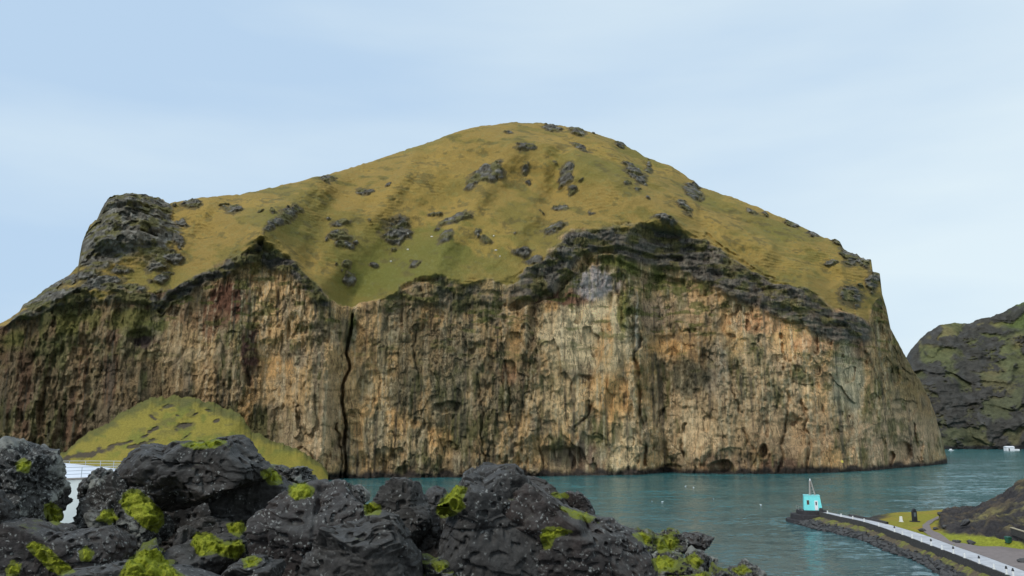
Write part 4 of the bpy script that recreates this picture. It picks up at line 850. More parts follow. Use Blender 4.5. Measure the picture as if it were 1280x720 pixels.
def moss(outline, thick=0.02, n=46, name='moss_cushion', seed=1, lump=1.0):
    """moss cushion lying on whichever boulder is hit under the traced outline"""
    O = [(x, y) for x, y in outline]; A_ = np.array(O); x0, y0 = A_.min(0) - 2; x1, y1 = A_.max(0) + 2
    nx = max(14, int((x1 - x0) * 1.6)); ny = max(10, int((y1 - y0) * 1.6))
    gx, gy = np.meshgrid(np.linspace(x0, x1, nx), np.linspace(y0, y1, ny))
    wx = gx + 7 * fbm(gx / 8, gy / 8, 0, seed, 4, 0.6); wy = gy + 7 * fbm(gx / 8, gy / 8, 4, seed + 1, 4, 0.6)
    ins = inpoly(wx, wy, O); dist = polydist(wx, wy, O + [O[0]]) * np.where(ins, 1, -1)
    a_, e_ = ae(gx, gy); org = Vector((0, 0, EYE)); Yh = np.full(gx.shape, np.nan); owner = {}
    for i in range(ny):
        for j in range(nx):
            if dist[i, j] < -1.5: continue
            d = Vector((a_[i, j], 1, e_[i, j])).normalized(); best = None
            for ob, b in BVHS:
                hit = b.ray_cast(org, d, 60)
                if hit[0] is not None and (best is None or hit[3] < best[0]): best = (hit[3], ob, hit[0].y)
            if best: Yh[i, j] = best[2]; owner[best[1].name] = owner.get(best[1].name, 0) + 1
    if not owner: return None
    ob = bpy.data.objects[max(owner, key=owner.get)]
    med = np.nanmedian(Yh)
    Yh[np.abs(Yh - med) > 0.09 * med] = np.nan
    for _ in range(80):
        mk = np.isnan(Yh)
        if not mk.any(): break
        Pd = np.pad(Yh, 1, constant_values=np.nan); st = np.stack([Pd[:-2, 1:-1], Pd[2:, 1:-1], Pd[1:-1, :-2], Pd[1:-1, 2:]])
        with np.errstate(all='ignore'):
            cnt = (~np.isnan(st)).sum(0); mean = np.nansum(st, 0) / np.maximum(cnt, 1)
        Yh = np.where(mk & (cnt > 0), mean, Yh)
    for _ in range(2):
        Pd = np.pad(Yh, 1, mode='edge'); Yh = (Pd[:-2, 1:-1] + Pd[2:, 1:-1] + Pd[1:-1, :-2] + Pd[1:-1, 2:] + 2 * Yh) / 6
    dd = np.clip(dist, 0, 9) / 9
    s = Yh / 1000
    bump = 1.0 * thick * sstep(0, 1, dd) ** 0.6 * (0.8 + 0.9 * fbm(gx / 10, gy / 7, 0, seed + 5, 2) * lump) + 0.006 * lump * fbm(gx / 3.0, gy / 3.0, 0, seed + 7, 3) * (dd > 0) - 0.004
    Yf = Yh - bump
    Fr = np.stack([a_ * Yf, Yf, EYE + e_ * Yf + 0.5 * bump], -1)
    Bk = np.stack([a_ * (Yh + 0.02), Yh + 0.02, EYE + e_ * (Yh + 0.02)], -1)
    ok = dist > 0
    idx = np.arange(nx * ny).reshape(ny, nx)
    fo = ok[:-1, :-1] & ok[1:, :-1] & ok[:-1, 1:] & ok[1:, 1:]
    i00, i01, i10, i11 = idx[:-1, :-1][fo], idx[:-1, 1:][fo], idx[1:, :-1][fo], idx[1:, 1:][fo]
    if len(i00) == 0: return None
    off = nx * ny; F = [np.stack([i00, i10, i11, i01], 1), np.stack([i00, i01, i11, i10], 1) + off]
    # rim
    edges = {}
    for f in F[0]:
        for p, q in ((f[0], f[1]), (f[1], f[2]), (f[2], f[3]), (f[3], f[0])):
            if (q, p) in edges: del edges[(q, p)]
            else: edges[(p, q)] = 1
    F.append(np.array([[q, p, p + off, q + off] for p, q in edges]))
    V = np.concatenate([Fr.reshape(-1, 3), Bk.reshape(-1, 3)]); F = np.concatenate(F)
    used = np.unique(F); mp_ = np.zeros(len(V), int); mp_[used] = np.arange(len(used))
    V = V[used] - np.array(ob.location); o = mesh_np(name, V, mp_[F], M_moss); o.parent = ob
    return o

FG = [
 # outline, distance, material, label, thickness, seed, resolution
 ([(-40, 560), (-10, 552), (6, 553), (16, 550), (30, 557), (40, 561), (50, 564), (59, 571), (62, 581), (60, 592), (63, 606), (62, 625), (60, 650), (56, 668), (20, 668), (-40, 665)], 5.0, R_lichen, 'tall knobbly boulder crusted with pale lichen at the left edge', .8, 11, 110),
 ([(64, 608), (71, 605), (79, 608), (82, 615), (80, 630), (78, 648), (66, 652), (60, 640), (60, 616)], 5.15, R_plain, 'small dark upright knob beside the pale lichen boulder, left of the white tank wall', .8, 12, 60),
 ([(-40, 622), (-8, 618), (6, 632), (9, 650), (5, 690), (-5, 712), (-40, 712)], 4.55, R_plain, 'black boulder cut off by the left edge below the tall lichen boulder', .8, 13, 60),
 ([(4, 676), (16, 662), (30, 655), (60, 661), (84, 668), (108, 664), (128, 661), (140, 674), (146, 690), (150, 712), (146, 745), (-10, 745), (0, 700)], 4.6, R_brown, 'broad brown block with a slanting moss strip at the lower left', .7, 14, 110),
 ([(101, 610), (103, 601), (110, 593), (119, 589), (132, 590), (142, 596), (149, 606), (146, 616), (132, 622), (112, 625), (101, 622)], 5.6, R_lichen, 'small round lichen boulder in front of the white tank wall', .8, 15, 70),
 ([(94, 664), (94, 652), (100, 643), (108, 633), (116, 621), (132, 604), (148, 597), (160, 599), (171, 612), (186, 624), (198, 636), (204, 650), (198, 664), (190, 676), (186, 690), (170, 694), (154, 686), (146, 672), (126, 660), (104, 662)], 5.2, R_lichen, 'lichen speckled boulder with a thick moss shoulder right of the white tank wall', .8, 16, 110),
 ([(166, 596), (168, 580), (174, 562), (180, 557), (196, 556), (206, 560), (214, 563), (226, 554), (242, 553), (262, 553), (284, 549), (297, 556), (305, 567), (318, 577), (327, 586), (327, 597), (306, 606), (286, 610), (270, 618), (246, 628), (214, 632), (194, 626), (182, 610), (172, 606)], 5.4, R_plain, 'biggest angular dark boulder, its top standing against the grass slope', .75, 27, 140),
 ([(262, 622), (284, 604), (310, 592), (330, 592), (348, 604), (364, 616), (360, 632), (350, 644), (344, 668), (338, 700), (322, 716), (306, 706), (304, 676), (292, 656), (272, 644)], 5.7, R_grey, 'leaning grey slab propping the right end of the biggest dark boulder', .7, 18, 110),
 ([(238, 658), (250, 649), (266, 647), (286, 652), (304, 654), (305, 664), (296, 672), (262, 672), (242, 668)], 5.3, R_grey, 'flat small stone topping the mossy rock in the hollow under the biggest boulder', .8, 19, 60),
 ([(221, 672), (224, 661), (238, 659), (247, 664), (248, 682), (238, 694), (224, 690)], 5.15, R_grey, 'small pale grey stone at the left of the mossy rock in the hollow', .8, 20, 50),
 ([(222, 690), (236, 680), (256, 674), (284, 674), (302, 684), (303, 700), (290, 712), (262, 722), (238, 722), (224, 712)], 5.0, R_plain, 'dark rock draped with a double roll of moss in the hollow', .8, 21, 80),
 ([(150, 728), (158, 706), (172, 692), (190, 686), (204, 694), (216, 710), (240, 724), (230, 748), (150, 748)], 4.7, R_mossy, 'low rock buried under a bright moss mound at the bottom left', .8, 22, 70),
 ([(72, 740), (84, 720), (104, 711), (140, 707), (176, 709), (214, 716), (250, 728), (262, 750), (72, 756)], 3.9, R_grey, 'smooth grey slab along the bottom edge below the bright moss mound', .6, 23, 90),
 ([(338, 592), (342, 584), (352, 583), (362, 588), (372, 586), (384, 585), (391, 594), (392, 606), (388, 616), (366, 614), (346, 606)], 6.6, R_lichen, 'jagged little lichen boulder standing up against the dark cliff foot', .8, 24, 70),
 ([(318, 604), (330, 600), (350, 602), (372, 610), (380, 620), (366, 632), (340, 634), (322, 622)], 6.2, R_brown, 'brown boulder below the jagged little lichen one', .8, 25, 60),
 ([(330, 668), (332, 648), (346, 632), (366, 620), (386, 612), (404, 608), (424, 609), (440, 620), (455, 632), (458, 648), (446, 662), (430, 684), (416, 712), (400, 745), (326, 745), (332, 706)], 4.9, R_brown, 'large reddish brown boulder speckled with lichen, left of centre', .75, 26, 130),
 ([(419, 612), (423, 604), (432, 603), (442, 608), (451, 610), (454, 620), (450, 630), (436, 628), (424, 622)], 5.6, R_lichen, 'tiny lichen lump on the crest of the reddish brown boulder', .8, 17, 50),
 ([(478, 616), (484, 604), (494, 600), (512, 600), (520, 606), (524, 620), (532, 632), (538, 650), (532, 666), (520, 674), (504, 668), (490, 656), (474, 644), (472, 628)], 5.2, R_grey, 'upright grey column boulder against the teal water, left of the peaked rock', .8, 28, 90),
 ([(380, 745), (388, 704), (398, 674), (412, 658), (440, 653), (470, 645), (490, 652), (504, 676), (513, 700), (518, 745)], 4.3, R_grey, 'big smooth grey boulder at the bottom, left of centre', .7, 29, 130),
 ([(528, 634), (534, 618), (544, 610), (554, 614), (562, 630), (560, 648), (546, 656), (532, 648)], 5.9, R_grey, 'small pointed dark grey rock between the column boulder and the moss cushion', .8, 30, 60),
 ([(516, 690), (526, 668), (540, 652), (556, 646), (574, 654), (582, 680), (574, 704), (546, 712), (522, 706)], 5.3, R_plain, 'black rock sunk in the gap left of the peaked rock', .8, 31, 70),
 ([(500, 745), (508, 712), (524, 702), (548, 702), (566, 712), (580, 745)], 4.5, R_mossy, 'small green tinged rock at the bottom between the two largest grey ones', .8, 32, 60),
 ([(552, 690), (558, 662), (566, 642), (572, 622), (582, 606), (582, 598), (594, 592), (612, 590), (630, 587), (642, 586), (652, 594), (660, 606), (664, 630), (672, 660), (680, 700), (690, 745), (536, 745), (546, 714)], 4.7, R_grey, 'sharp peaked grey boulder, tallest at the centre', .75, 41, 140),
 ([(640, 640), (656, 614), (664, 608), (684, 620), (708, 634), (736, 646), (762, 650), (776, 660), (790, 667), (802, 682), (812, 702), (818, 745), (640, 745), (634, 690)], 4.75, R_brown, 'wide dark speckled boulder sloping down right of the peaked one', .75, 34, 140),
 ([(648, 606), (656, 598), (670, 597), (682, 602), (694, 614), (706, 628), (700, 640), (676, 632), (656, 618)], 5.7, R_plain, 'narrow dark rock peeping over the right shoulder of the peaked boulder', .8, 35, 70),
 ([(690, 626), (700, 619), (712, 616), (724, 617), (734, 628), (741, 645), (726, 654), (704, 646)], 6.0, R_brown, 'last brown knob on the crest before the open water', .8, 36, 70),
 ([(284, 745), (288, 712), (304, 702), (326, 700), (342, 708), (350, 745)], 4.3, R_plain, 'small dark rock at the bottom edge below the leaning slab', .8, 37, 60),
 # mossy broken lava further down the bank, right of centre
 ([(780, 700), (786, 672), (800, 663), (812, 666), (826, 672), (834, 690), (826, 712), (800, 716)], 8.6, R_mossy, 'mossy lump nearest the dark speckled boulder on the lower bank', .9, 51, 60),
 ([(818, 684), (824, 670), (836, 664), (848, 666), (856, 678), (848, 694), (828, 696)], 9.0, R_mossy, 'round mossy lump on the skyline of the lower bank', .9, 52, 60),
 ([(846, 676), (858, 668), (872, 668), (884, 671), (892, 673), (884, 682), (876, 690), (860, 694), (848, 688)], 9.2, R_brown, 'beak shaped rock jutting over the water at the lower bank', .9, 53, 60),
 ([(858, 700), (868, 690), (880, 694), (892, 704), (896, 722), (880, 732), (862, 722)], 8.8, R_lichen, 'grey lichen lump below the beak shaped rock', .9, 54, 60),
 ([(800, 720), (812, 700), (832, 694), (852, 700), (862, 720), (856, 750), (804, 750)], 8.0, R_mossy, 'large mossy lump at the bottom of the lower bank', .9, 55, 80),
 ([(848, 750), (854, 722), (872, 714), (890, 722), (900, 750)], 7.9, R_mossy, 'yellow mossed lump at the bottom edge between two lumps of the lower bank', .9, 56, 60),
 ([(888, 720), (896, 710), (906, 714), (914, 726), (912, 750), (886, 750)], 8.3, R_mossy, 'small mossy lump left of the last rock of the lower bank', .9, 57, 50),
 ([(904, 722), (914, 709), (930, 706), (944, 710), (952, 722), (954, 750), (900, 750)], 8.6, R_lichen, 'last rounded rock at the right end of the lower bank', .9, 58, 60),
 ([(790, 750), (790, 716), (804, 706), (818, 716), (820, 750)], 7.6, R_lichen, 'grey lump at the bottom edge touching the dark speckled boulder', .9, 59, 50),
 # props in the hollows, mostly in shade
 ([(176, 650), (196, 628), (240, 622), (280, 632), (300, 664), (300, 730), (180, 740), (170, 690)], 6.6, R_plain, 'black rock deep in the shaded hollow under the biggest boulder', .6, 61, 60),
 ([(60, 700), (80, 660), (120, 650), (170, 670), (180, 740), (60, 750)], 5.9, R_plain, 'shaded rock behind the broad brown block', .6, 62, 50),
 ([(440, 700), (450, 646), (480, 632), (540, 646), (580, 660), (590, 740), (440, 750)], 6.2, R_plain, 'shaded rock filling the gap behind the column boulder', .6, 63, 60),
 ([(340, 700), (344, 640), (400, 620), (440, 640), (450, 740), (340, 750)], 5.9, R_plain, 'shaded rock behind the reddish brown boulder', .6, 64, 50),
]
for (ol, d, mt, lb, th, sd, n) in FG:
    boulder(ol, d, mt, lb, th, sd, n)
for i, (ol, th) in enumerate(MOSS):
    moss(ol, th, seed=500 + i * 3)

# ground the boulders lie on, falling away to the harbour
def lava_ground():
    x = np.sort(np.concatenate([np.linspace(-60, 60, 120), np.linspace(-6, 6, 160)])); y = np.sort(np.concatenate([np.linspace(-8, 64, 110), np.linspace(2.5, 12, 120)])); x = np.unique(x); y = np.unique(y); X, Y = np.meshgrid(x, y)
    Z = np.where(Y < 4, 24.25 - 0.8 * sstep(3.6, 1.6, Y) , 24.25 - 0.21 * (Y - 4))
    Z = np.where(Y > 10.5, 24.25 - 0.21 * 6.5 - 0.62 * (Y - 10.5), Z)
    n = fbm(X / 0.9, Y / 0.9, 0, 601, 4)
    Z = Z + (0.10 * n + 0.6 * np.minimum(fbm(X / 5, Y / 5, 0, 603, 3), 0)) * sstep(0, 3, np.abs(Y) + 1) - 0.15
    Z = np.maximum(Z, -3)
    o = mesh_np('lava_ground', np.stack([X, Y, Z], -1), grid_faces(*Z.shape), R_plain)
    tag(o, 'rough dark lava slope under the foreground boulders', None, None, 'structure')
lava_ground()

# ------------------------------------------------------------------ white tank with railing
M_white = flat_mat('white_paint', (0.70, 0.74, 0.72), 0.5, 0.5, 0.05)
M_roofw = flat_mat('white_roof_paint', (0.80, 0.84, 0.92), 0.35, 0.5, 0.03)
M_rail = flat_mat('grey_rail_paint', (0.45, 0.48, 0.52), 0.4, 2, 0.1)
M_rust = flat_mat('rusty_rim', (0.50, 0.42, 0.36), 0.7, 2, 0.3)
def tank():
    c = at(44, 600, Y=100); R_, H = 12.3, 19.9
    root = empty('storage_tank', (c.x, c.y, 2.4)); tag(root, 'white round storage tank with shallow roof and railing behind the left boulders', 'tank')
    n = 96; h = H - 2.4
    b = MB(); b.tube((0, 0, 0), (0, 0, h), R_, R_, n); b.build('wall', M_white, root, True)
    m = MB(); ring = [(R_ * 0.995 * math.cos(2 * math.pi * i / n), R_ * 0.995 * math.sin(2 * math.pi * i / n), h + 0.01) for i in range(n)]
    m.add(ring + [(0, 0, h + 1.75)], [(i, (i + 1) % n, n) for i in range(n)]); m.build('roof', M_roofw, root, False)
    m = MB()
    for i in range(n):
        p = [(r * math.cos(2 * math.pi * k / n), r * math.sin(2 * math.pi * k / n)) for k in (i, i + 1) for r in (R_ - .02, R_ + .08)]
        m.prism([(*p[0], h - .12), (*p[1], h - .12), (*p[3], h - .12), (*p[2], h - .12)], [(*p[0], h + .06), (*p[1], h + .06), (*p[3], h + .06), (*p[2], h + .06)])
    m.build('rim', M_rust, root)
    for zz in (0.45, 0.82, 1.2):
        m = MB(); q = [(R_ * 0.985 * math.cos(2 * math.pi * i / 72), R_ * 0.985 * math.sin(2 * math.pi * i / 72), h + zz) for i in range(72)]
        for i in range(72): m.tube(q[i], q[(i + 1) % 72], 0.028, n=5)
        m.build('rail', M_rail, root)
    for i in range(36):
        a = 2 * math.pi * i / 36 + 0.03; m = MB(); x, y = R_ * .985 * math.cos(a), R_ * .985 * math.sin(a)
        m.tube((x, y, h), (x, y, h + 1.2), 0.035, n=6); m.build('railing_post', M_rail, root)
    g = np.array([[-170, 66, 2.4], [-22, 66, 2.4], [-22, 150, 2.4], [-170, 150, 2.4], [-170, 66, -3], [-22, 66, -3], [-22, 150, -3], [-170, 150, -3]])
    o = mesh_np('harbour_ground', g, np.array([[0, 1, 2, 3], [0, 4, 5, 1], [1, 5, 6, 2], [2, 6, 7, 3], [3, 7, 4, 0]]), flat_mat('quay_asphalt', (0.06, 0.06, 0.06), 0.9, 1, 0.2), smooth=False)
    tag(o, 'asphalt quay around the white tank', None, None, 'structure')
tank()

# ------------------------------------------------------------------ hut on the pier head
M_turq = flat_mat('turquoise_paint', (0.20, 0.77, 0.78), 0.55, 1.5, 0.08)
M_dkc = flat_mat('dark_wet_concrete', (0.035, 0.033, 0.036), 0.85, 1.5, 0.35, bump=0.1)
M_brown = flat_mat('brown_frame', (0.22, 0.12, 0.07), 0.7, 3, 0.2)
M_wht = flat_mat('white_gloss', (0.8, 0.8, 0.82), 0.4, 3, 0.03)
M_glass = flat_mat('dark_glass', (0.02, 0.025, 0.03), 0.08, 3, 0.1)
M_mast = flat_mat('weathered_mast', (0.32, 0.29, 0.26), 0.6, 3, 0.2)
def pier_head():
    cx, cy = HEADC.x, HEADC.y
    root = empty('concrete_platform', (cx, cy, 0)); tag(root, 'dark stepped concrete platform under the turquoise hut', 'platform')
    rnd = lambda r0, r1, n=14: [(r0 * math.copysign(abs(math.cos(t)) ** .6, math.cos(t)), r1 * math.copysign(abs(math.sin(t)) ** .6, math.sin(t))) for t in [2 * math.pi * i / n + .2 for i in range(n)]]
    def lay(c, r, z0, z1, name, mat):
        q = rnd(*r); m = MB(); m.prism([(x + c, y, z0) for x, y in q], [(x * .985 + c, y * .985, z1) for x, y in q]); return m.build(name, mat, root, bevel=.08)
    lay(-0.2, (4.1, 3.6), 1.2, 3.35, 'upper_step', M_dkc); lay(-1.0, (4.9, 4.4), 0.4, 2.3, 'middle_step', M_dkc); lay(-1.5, (5.7, 5.2), -3, 0.95, 'lower_step', M_dkc)
    for k, (x, y) in enumerate([(-3.9, -2.6), (-4.0, 0), (-3.6, 2.8), (3.7, -2.2), (3.8, 1.5)]):
        m = MB(); m.tube((x, y, 3.35), (x, y, 4.5), .05, n=6); m.build('railing_post', M_mast, root)
    m = MB(); m.tube((-3.9, -2.6, 4.45), (-4.0, 0, 4.45), .035, n=5); m.tube((-4.0, 0, 4.45), (-3.6, 2.8, 4.45), .035, n=5); m.build('rail', M_mast, root)
    m = MB(); m.tube((3.7, -2.2, 4.45), (3.8, 1.5, 4.45), .035, n=5); m.build('rail', M_mast, root)
    m = MB(); m.box((1.2, -3.0, 3.35), (1.0, .8, 0.8), .7, .7); m.build('mooring_block', M_dkc, root, bevel=.06)
    # hut
    h = empty('pier_hut', (cx, cy, 3.36), math.radians(-16)); tag(h, 'small turquoise tapered hut with white door at the end of the pier', 'hut')
    m = MB(); bl = [(-2.45, -2.3), (2.45, -2.3), (2.45, 2.3), (-2.45, 2.3)]; tl = [(-2.25, -1.9), (1.95, -1.9), (1.95, 1.9), (-2.25, 1.9)]
    HH = 3.95
    m.prism([(x, y, 0) for x, y in bl], [(x, y, HH) for x, y in tl]); m.build('wall', M_turq, h, bevel=.08)
    m = MB(); m.prism([(x * 1.03, y * 1.03, HH + .01) for x, y in tl], [(x * 1.03, y * 1.03, HH + .16) for x, y in tl]); m.build('roof', flat_mat('pale_turquoise_edge', (0.25, 0.72, 0.74), .5), h)
    yf = lambda z: -2.3 + 0.4 * z / HH
    m = MB(); m.prism([(.45, yf(.15) - .06, .15), (1.3, yf(.15) - .06, .15), (1.3, yf(.15) + .1, .15), (.45, yf(.15) + .1, .15)], [(.45, yf(2.7) - .06, 2.7), (1.3, yf(2.7) - .06, 2.7), (1.3, yf(2.7) + .1, 2.7), (.45, yf(2.7) + .1, 2.7)]); d = m.build('door', M_wht, h)
    m = MB(); m.prism([(.7, yf(1.5) - .09, 1.5), (1.05, yf(1.5) - .09, 1.5), (1.05, yf(1.5), 1.5), (.7, yf(1.5), 1.5)], [(.7, yf(2.4) - .09, 2.4), (1.05, yf(2.4) - .09, 2.4), (1.05, yf(2.4), 2.4), (.7, yf(2.4), 2.4)]); m.build('door_pane', M_glass, d)
    m = MB(); m.prism([(-1.6, yf(1.6) - .06, 1.6), (-.95, yf(1.6) - .06, 1.6), (-.95, yf(1.6) + .1, 1.6), (-1.6, yf(1.6) + .1, 1.6)], [(-1.6, yf(2.8) - .06, 2.8), (-.95, yf(2.8) - .06, 2.8), (-.95, yf(2.8) + .1, 2.8), (-1.6, yf(2.8) + .1, 2.8)]); w = m.build('window', M_brown, h)
    m = MB(); m.prism([(-1.47, yf(1.75) - .09, 1.75), (-1.08, yf(1.75) - .09, 1.75), (-1.08, yf(1.75), 1.75), (-1.47, yf(1.75), 1.75)], [(-1.47, yf(2.65) - .09, 2.65), (-1.08, yf(2.65) - .09, 2.65), (-1.08, yf(2.65), 2.65), (-1.47, yf(2.65), 2.65)]); m.build('pane', M_glass, w)
    ms = empty('mast', (0, 0, 0)); ms.parent = h
    topz = HH + 4.15
    m = MB(); m.tube((-.55, -.5, HH + .1), (-.34, -.05, topz), .26, .2, 6); m.build('mast_leg', M_mast, ms)
    m = MB(); m.tube((.85, -.4, HH + .1), (-.1, 0, topz), .22, .17, 6); m.build('mast_leg', M_mast, ms)
    m = MB(); m.tube((0, .8, HH + .1), (-.2, .08, topz), .11, .07, 6); m.build('mast_leg', M_mast, ms)
    for k in range(1, 5):
        t = k / 5; z = HH + (topz - HH) * t
        m = MB(); m.tube((-.55 + .25 * t, -.5 + .45 * t, z), (.75 - .87 * t, -.4 + .4 * t, z), .04, n=5); m.build('brace', M_mast, ms)
    m = MB(); m.tube((-.22, 0, topz), (-.22, 0, topz + .1), .28, .28, 10); m.tube((-.22, 0, topz + .1), (-.22, 0, topz + .5), .18, .14, 10); m.build('lantern', M_wht, ms)
pier_head()

# ------------------------------------------------------------------ posts along the pier edge
M_postw = flat_mat('white_post_paint', (0.78, 0.78, 0.76), 0.6, 4, 0.1)
M_cap = flat_mat('dark_cap', (0.03, 0.03, 0.035), 0.6, 4, 0.1)
def make_post(tall):
    r = empty('bollard', (0, 0, 0)); hh = .85 if tall else .80
    m = MB(); m.box((0, 0, -.02), (.34, .34, .12)); m.tube((0, 0, .1), (0, 0, hh), .17, .14, 10); m.build('shaft', M_postw, r)
    if tall:
        m = MB(); m.tube((0, 0, hh), (0, 0, hh + .12), .19, .19, 10); m.tube((0, 0, hh + .12), (0, 0, hh + .42), .17, .10, 10); m.build('cap', M_cap, r)
    return r
PX_ = [(1030, 642), (1045.5, 646), (1061.5, 649), (1078, 652.4), (1097, 658), (1116, 665), (1127, 668.5), (1137.7, 673), (1149, 677.5), (1161.6, 682), (1174.6, 687), (1188.4, 692), (1203, 697.5), (1219.7, 704.5), (1236.8, 711.5), (1254.5, 718), (1262, 721)]
ORD = ['first', 'second', 'third', 'fourth', 'fifth', 'sixth', 'seventh', 'eighth', 'ninth', 'tenth', 'eleventh', 'twelfth', 'thirteenth', 'fourteenth', 'fifteenth', 'sixteenth', 'seventeenth']
proto = {}
for i, (x, y) in enumerate(PX_):
    tall = i in (9, 11, 13, 15, 16, 5)
    if tall not in proto: o = proto[tall] = make_post(tall)
    else:
        s = proto[tall]; o = s.copy(); COL.objects.link(o)
        for ch in s.children:
            c = ch.copy(); COL.objects.link(c); c.parent = o
    p = at(x, y, z=ZD + .18); k = int(np.argmin(np.abs(WL[:, 1] - p.y))); o.location = (WL[k][0] + 0.02, p.y, ZD + .18)
    tag(o, ('white bollard with dark cap on the pier edge, ' if tall else 'plain short white bollard on the pier edge, ') + ORD[i] + ' from the turquoise hut', 'bollard', 'bollards along the pier edge')

# ------------------------------------------------------------------ riprap boulders along the pier
M_rip = rock_mat('riprap_basalt', base=(0.042, 0.043, 0.048), brown=(0.06, 0.058, 0.06), lichen=0.3, moss=0.2)
rng = np.random.RandomState(5); RM = []
for k in range(7):
    if 16 not in _SD: _SD[16] = sphere_dirs(16)
    D, F = _SD[16]; g = facet(D, rng, 12, .65, 1.0, 20); loc = D * g[:, None] * np.array([1, .8, .62]) * (1 + .12 * fbm(D[:, 0] * 2 + k * 9, D[:, 1] * 2, D[:, 2] * 2, 700 + k, 3))[:, None]
    o = mesh_np('riprap_boulder', loc * .5, F, M_rip, smooth=False); RM.append(o)
def rip(i, x, y, z, s, label, group):
    o = RM[i] if i < len(RM) else RM[rng.randint(len(RM))].copy()
    if i >= len(RM): COL.objects.link(o)
    o.location = (x, y, z); o.rotation_euler = (rng.uniform(-.5, .5), rng.uniform(-.5, .5), rng.uniform(0, 6.28)); o.scale = (s, s, s)
    tag(o, label, 'boulder', group); return o
UB = resample(np.concatenate([[WL[0] + [-6.0, 0.5]], WL]), NP_)
cnt = 0
while cnt < 285:
    k = rng.uniform(0, NP_ - 16); i = int(k); t = rng.uniform(0.42, 1.05); f = k - i
    P = (UB[i] * (1 - f) + UB[i + 1] * f) * (1 - t) + (WW[i] * (1 - f) + WW[i + 1] * f) * t
    px, py = pix(P[0], P[1], 1.9 * (1 - t))
    if px > 1290 or py > 730: continue
    s = rng.uniform(1.0, 1.9) if t > .62 else rng.uniform(.6, 1.3)
    rip(cnt, P[0], P[1], 1.9 * (1 - t) + .12, s, 'dark angular boulder among the riprap on the seaward side of the pier', 'riprap boulders along the pier'); cnt += 1

# ------------------------------------------------------------------ things on the shore
def on_shore(px, py, z=2.8): p = at(px, py, z=z); return Vector((p.x, p.y, float(hgt(p.x, p.y))))
M_stone = flat_mat('black_stone', (0.022, 0.024, 0.03), 0.5, 2, 0.3)
def monument():
    p = on_shore(1143.5, 651.5); r = empty('monument', p, math.radians(8)); tag(r, 'tall black standing stone monument with pointed top on the yellow grass', 'monument')
    m = MB(); m.box((0, 0, -.2), (2.0, 1.5, .42)); m.build('plinth', M_dkc, r, bevel=.04)
    m = MB(); prof = [(-.62, 0), (.62, 0), (.6, 2.3), (.28, 2.85), (0, 3.05), (-.35, 2.8), (-.6, 2.25)]
    m.prism([(x, -.28, z + .22) for x, z in prof], [(x, .28, z + .22) for x, z in prof]); m.build('slab', M_stone, r, bevel=.05)
    m = MB(); m.prism([(-.3, -.31, 1.3), (.3, -.31, 1.3), (.3, -.27, 1.3), (-.3, -.27, 1.3)], [(-.3, -.31, 2.3), (.3, -.31, 2.3), (.3, -.27, 2.3), (-.3, -.27, 2.3)]); m.build('plaque', flat_mat('bronze_plaque', (.12, .15, .17), .4), r)
monument()
def marker():
    p = on_shore(1126.5, 652.5); r = empty('marker_stone', p); tag(r, 'small pale marker stone on the yellow grass left of the black monument', 'marker')
    m = MB(); m.box((0, 0, -.1), (.95, .6, .3)); m.build('base', M_postw, r, bevel=.03)
    m = MB(); m.prism([(-.36, -.2, .2), (.36, -.2, .2), (.36, .2, .2), (-.36, .2, .2)], [(-.3, -.15, 1.35), (.3, -.15, 1.35), (.3, .15, 1.35), (-.3, .15, 1.35)]); m.build('slab', M_postw, r, bevel=.04)
marker()
def bin_():
    p = on_shore(1261, 681); p.z += .1; r = empty('litter_bin', p, .3); tag(r, 'dark green litter bin at the back of the gravel turning area', 'bin')
    g = flat_mat('green_plastic', (.015, .09, .06), .5)
    m = MB(); m.prism([(-.42, -.36, .12), (.42, -.36, .12), (.42, .36, .12), (-.42, .36, .12)], [(-.5, -.45, 1.15), (.5, -.45, 1.15), (.5, .45, 1.15), (-.5, .45, 1.15)]); m.build('body', g, r, bevel=.03)
    m = MB(); m.prism([(-.54, -.5, 1.16), (.54, -.5, 1.16), (.54, .48, 1.16), (-.54, .48, 1.16)], [(-.45, -.35, 1.32), (.45, -.35, 1.32), (.45, .48, 1.38), (-.45, .48, 1.38)]); m.build('lid', g, r, bevel=.03)
    for s in (-1, 1): m = MB(); m.tube((s * .46, .3, .13), (s * .52, .3, .13), .13, n=12); m.build('wheel', M_cap, r)
bin_()
def low_wall():
    a_, b_ = on_shore(1266, 678, 3.0), on_shore(1300, 690, 3.0); d = (b_ - a_); ln = d.length; ang = math.atan2(d.y, d.x)
    r = empty('low_wall', (a_.x, a_.y, a_.z), ang); tag(r, 'low dark wall with a pale capping behind the gravel turning area', 'wall')
    m = MB(); m.box((ln / 2, 0, -.3), (ln, .35, 1.3)); m.build('wall', M_wallst, r)
    m = MB(); m.box((ln / 2, 0, 1.0), (ln + .1, .5, .16)); m.build('capping', flat_mat('sand_cap', (.42, .36, .25), .8), r, bevel=.02)
low_wall()
for x, y, s, lb in [(1198, 678.5, 1.5, 'pale topped stone at the near edge of the grass beside the gravel track'), (1193, 677, 1.0, 'small dark stone left of the pale topped stone'), (1214, 679, 1.8, 'low dark boulder on the bright grass in front of the lava mound'),
                    (1208, 671, 2.2, 'broad black boulder at the foot of the lava mound'), (1153, 664, 1.6, 'round dark boulder where the gravel track meets the pier'), (1176, 652, 1.6, 'grey boulder at the left tip of the lava mound'),
                    (1170, 664, 1.3, 'small boulder on the inside of the gravel track bend'), (1181, 668, 1.4, 'brown boulder on the grass right of the track bend'), (1278, 704, 1.8, 'dark boulder at the right edge of the gravel turning area')]:
    p = on_shore(x, y); o = rip(999, p.x, p.y, p.z + .2 * s, s, lb, 'loose boulders on the shore')
cairn = on_shore(1248, 619, 8.5)

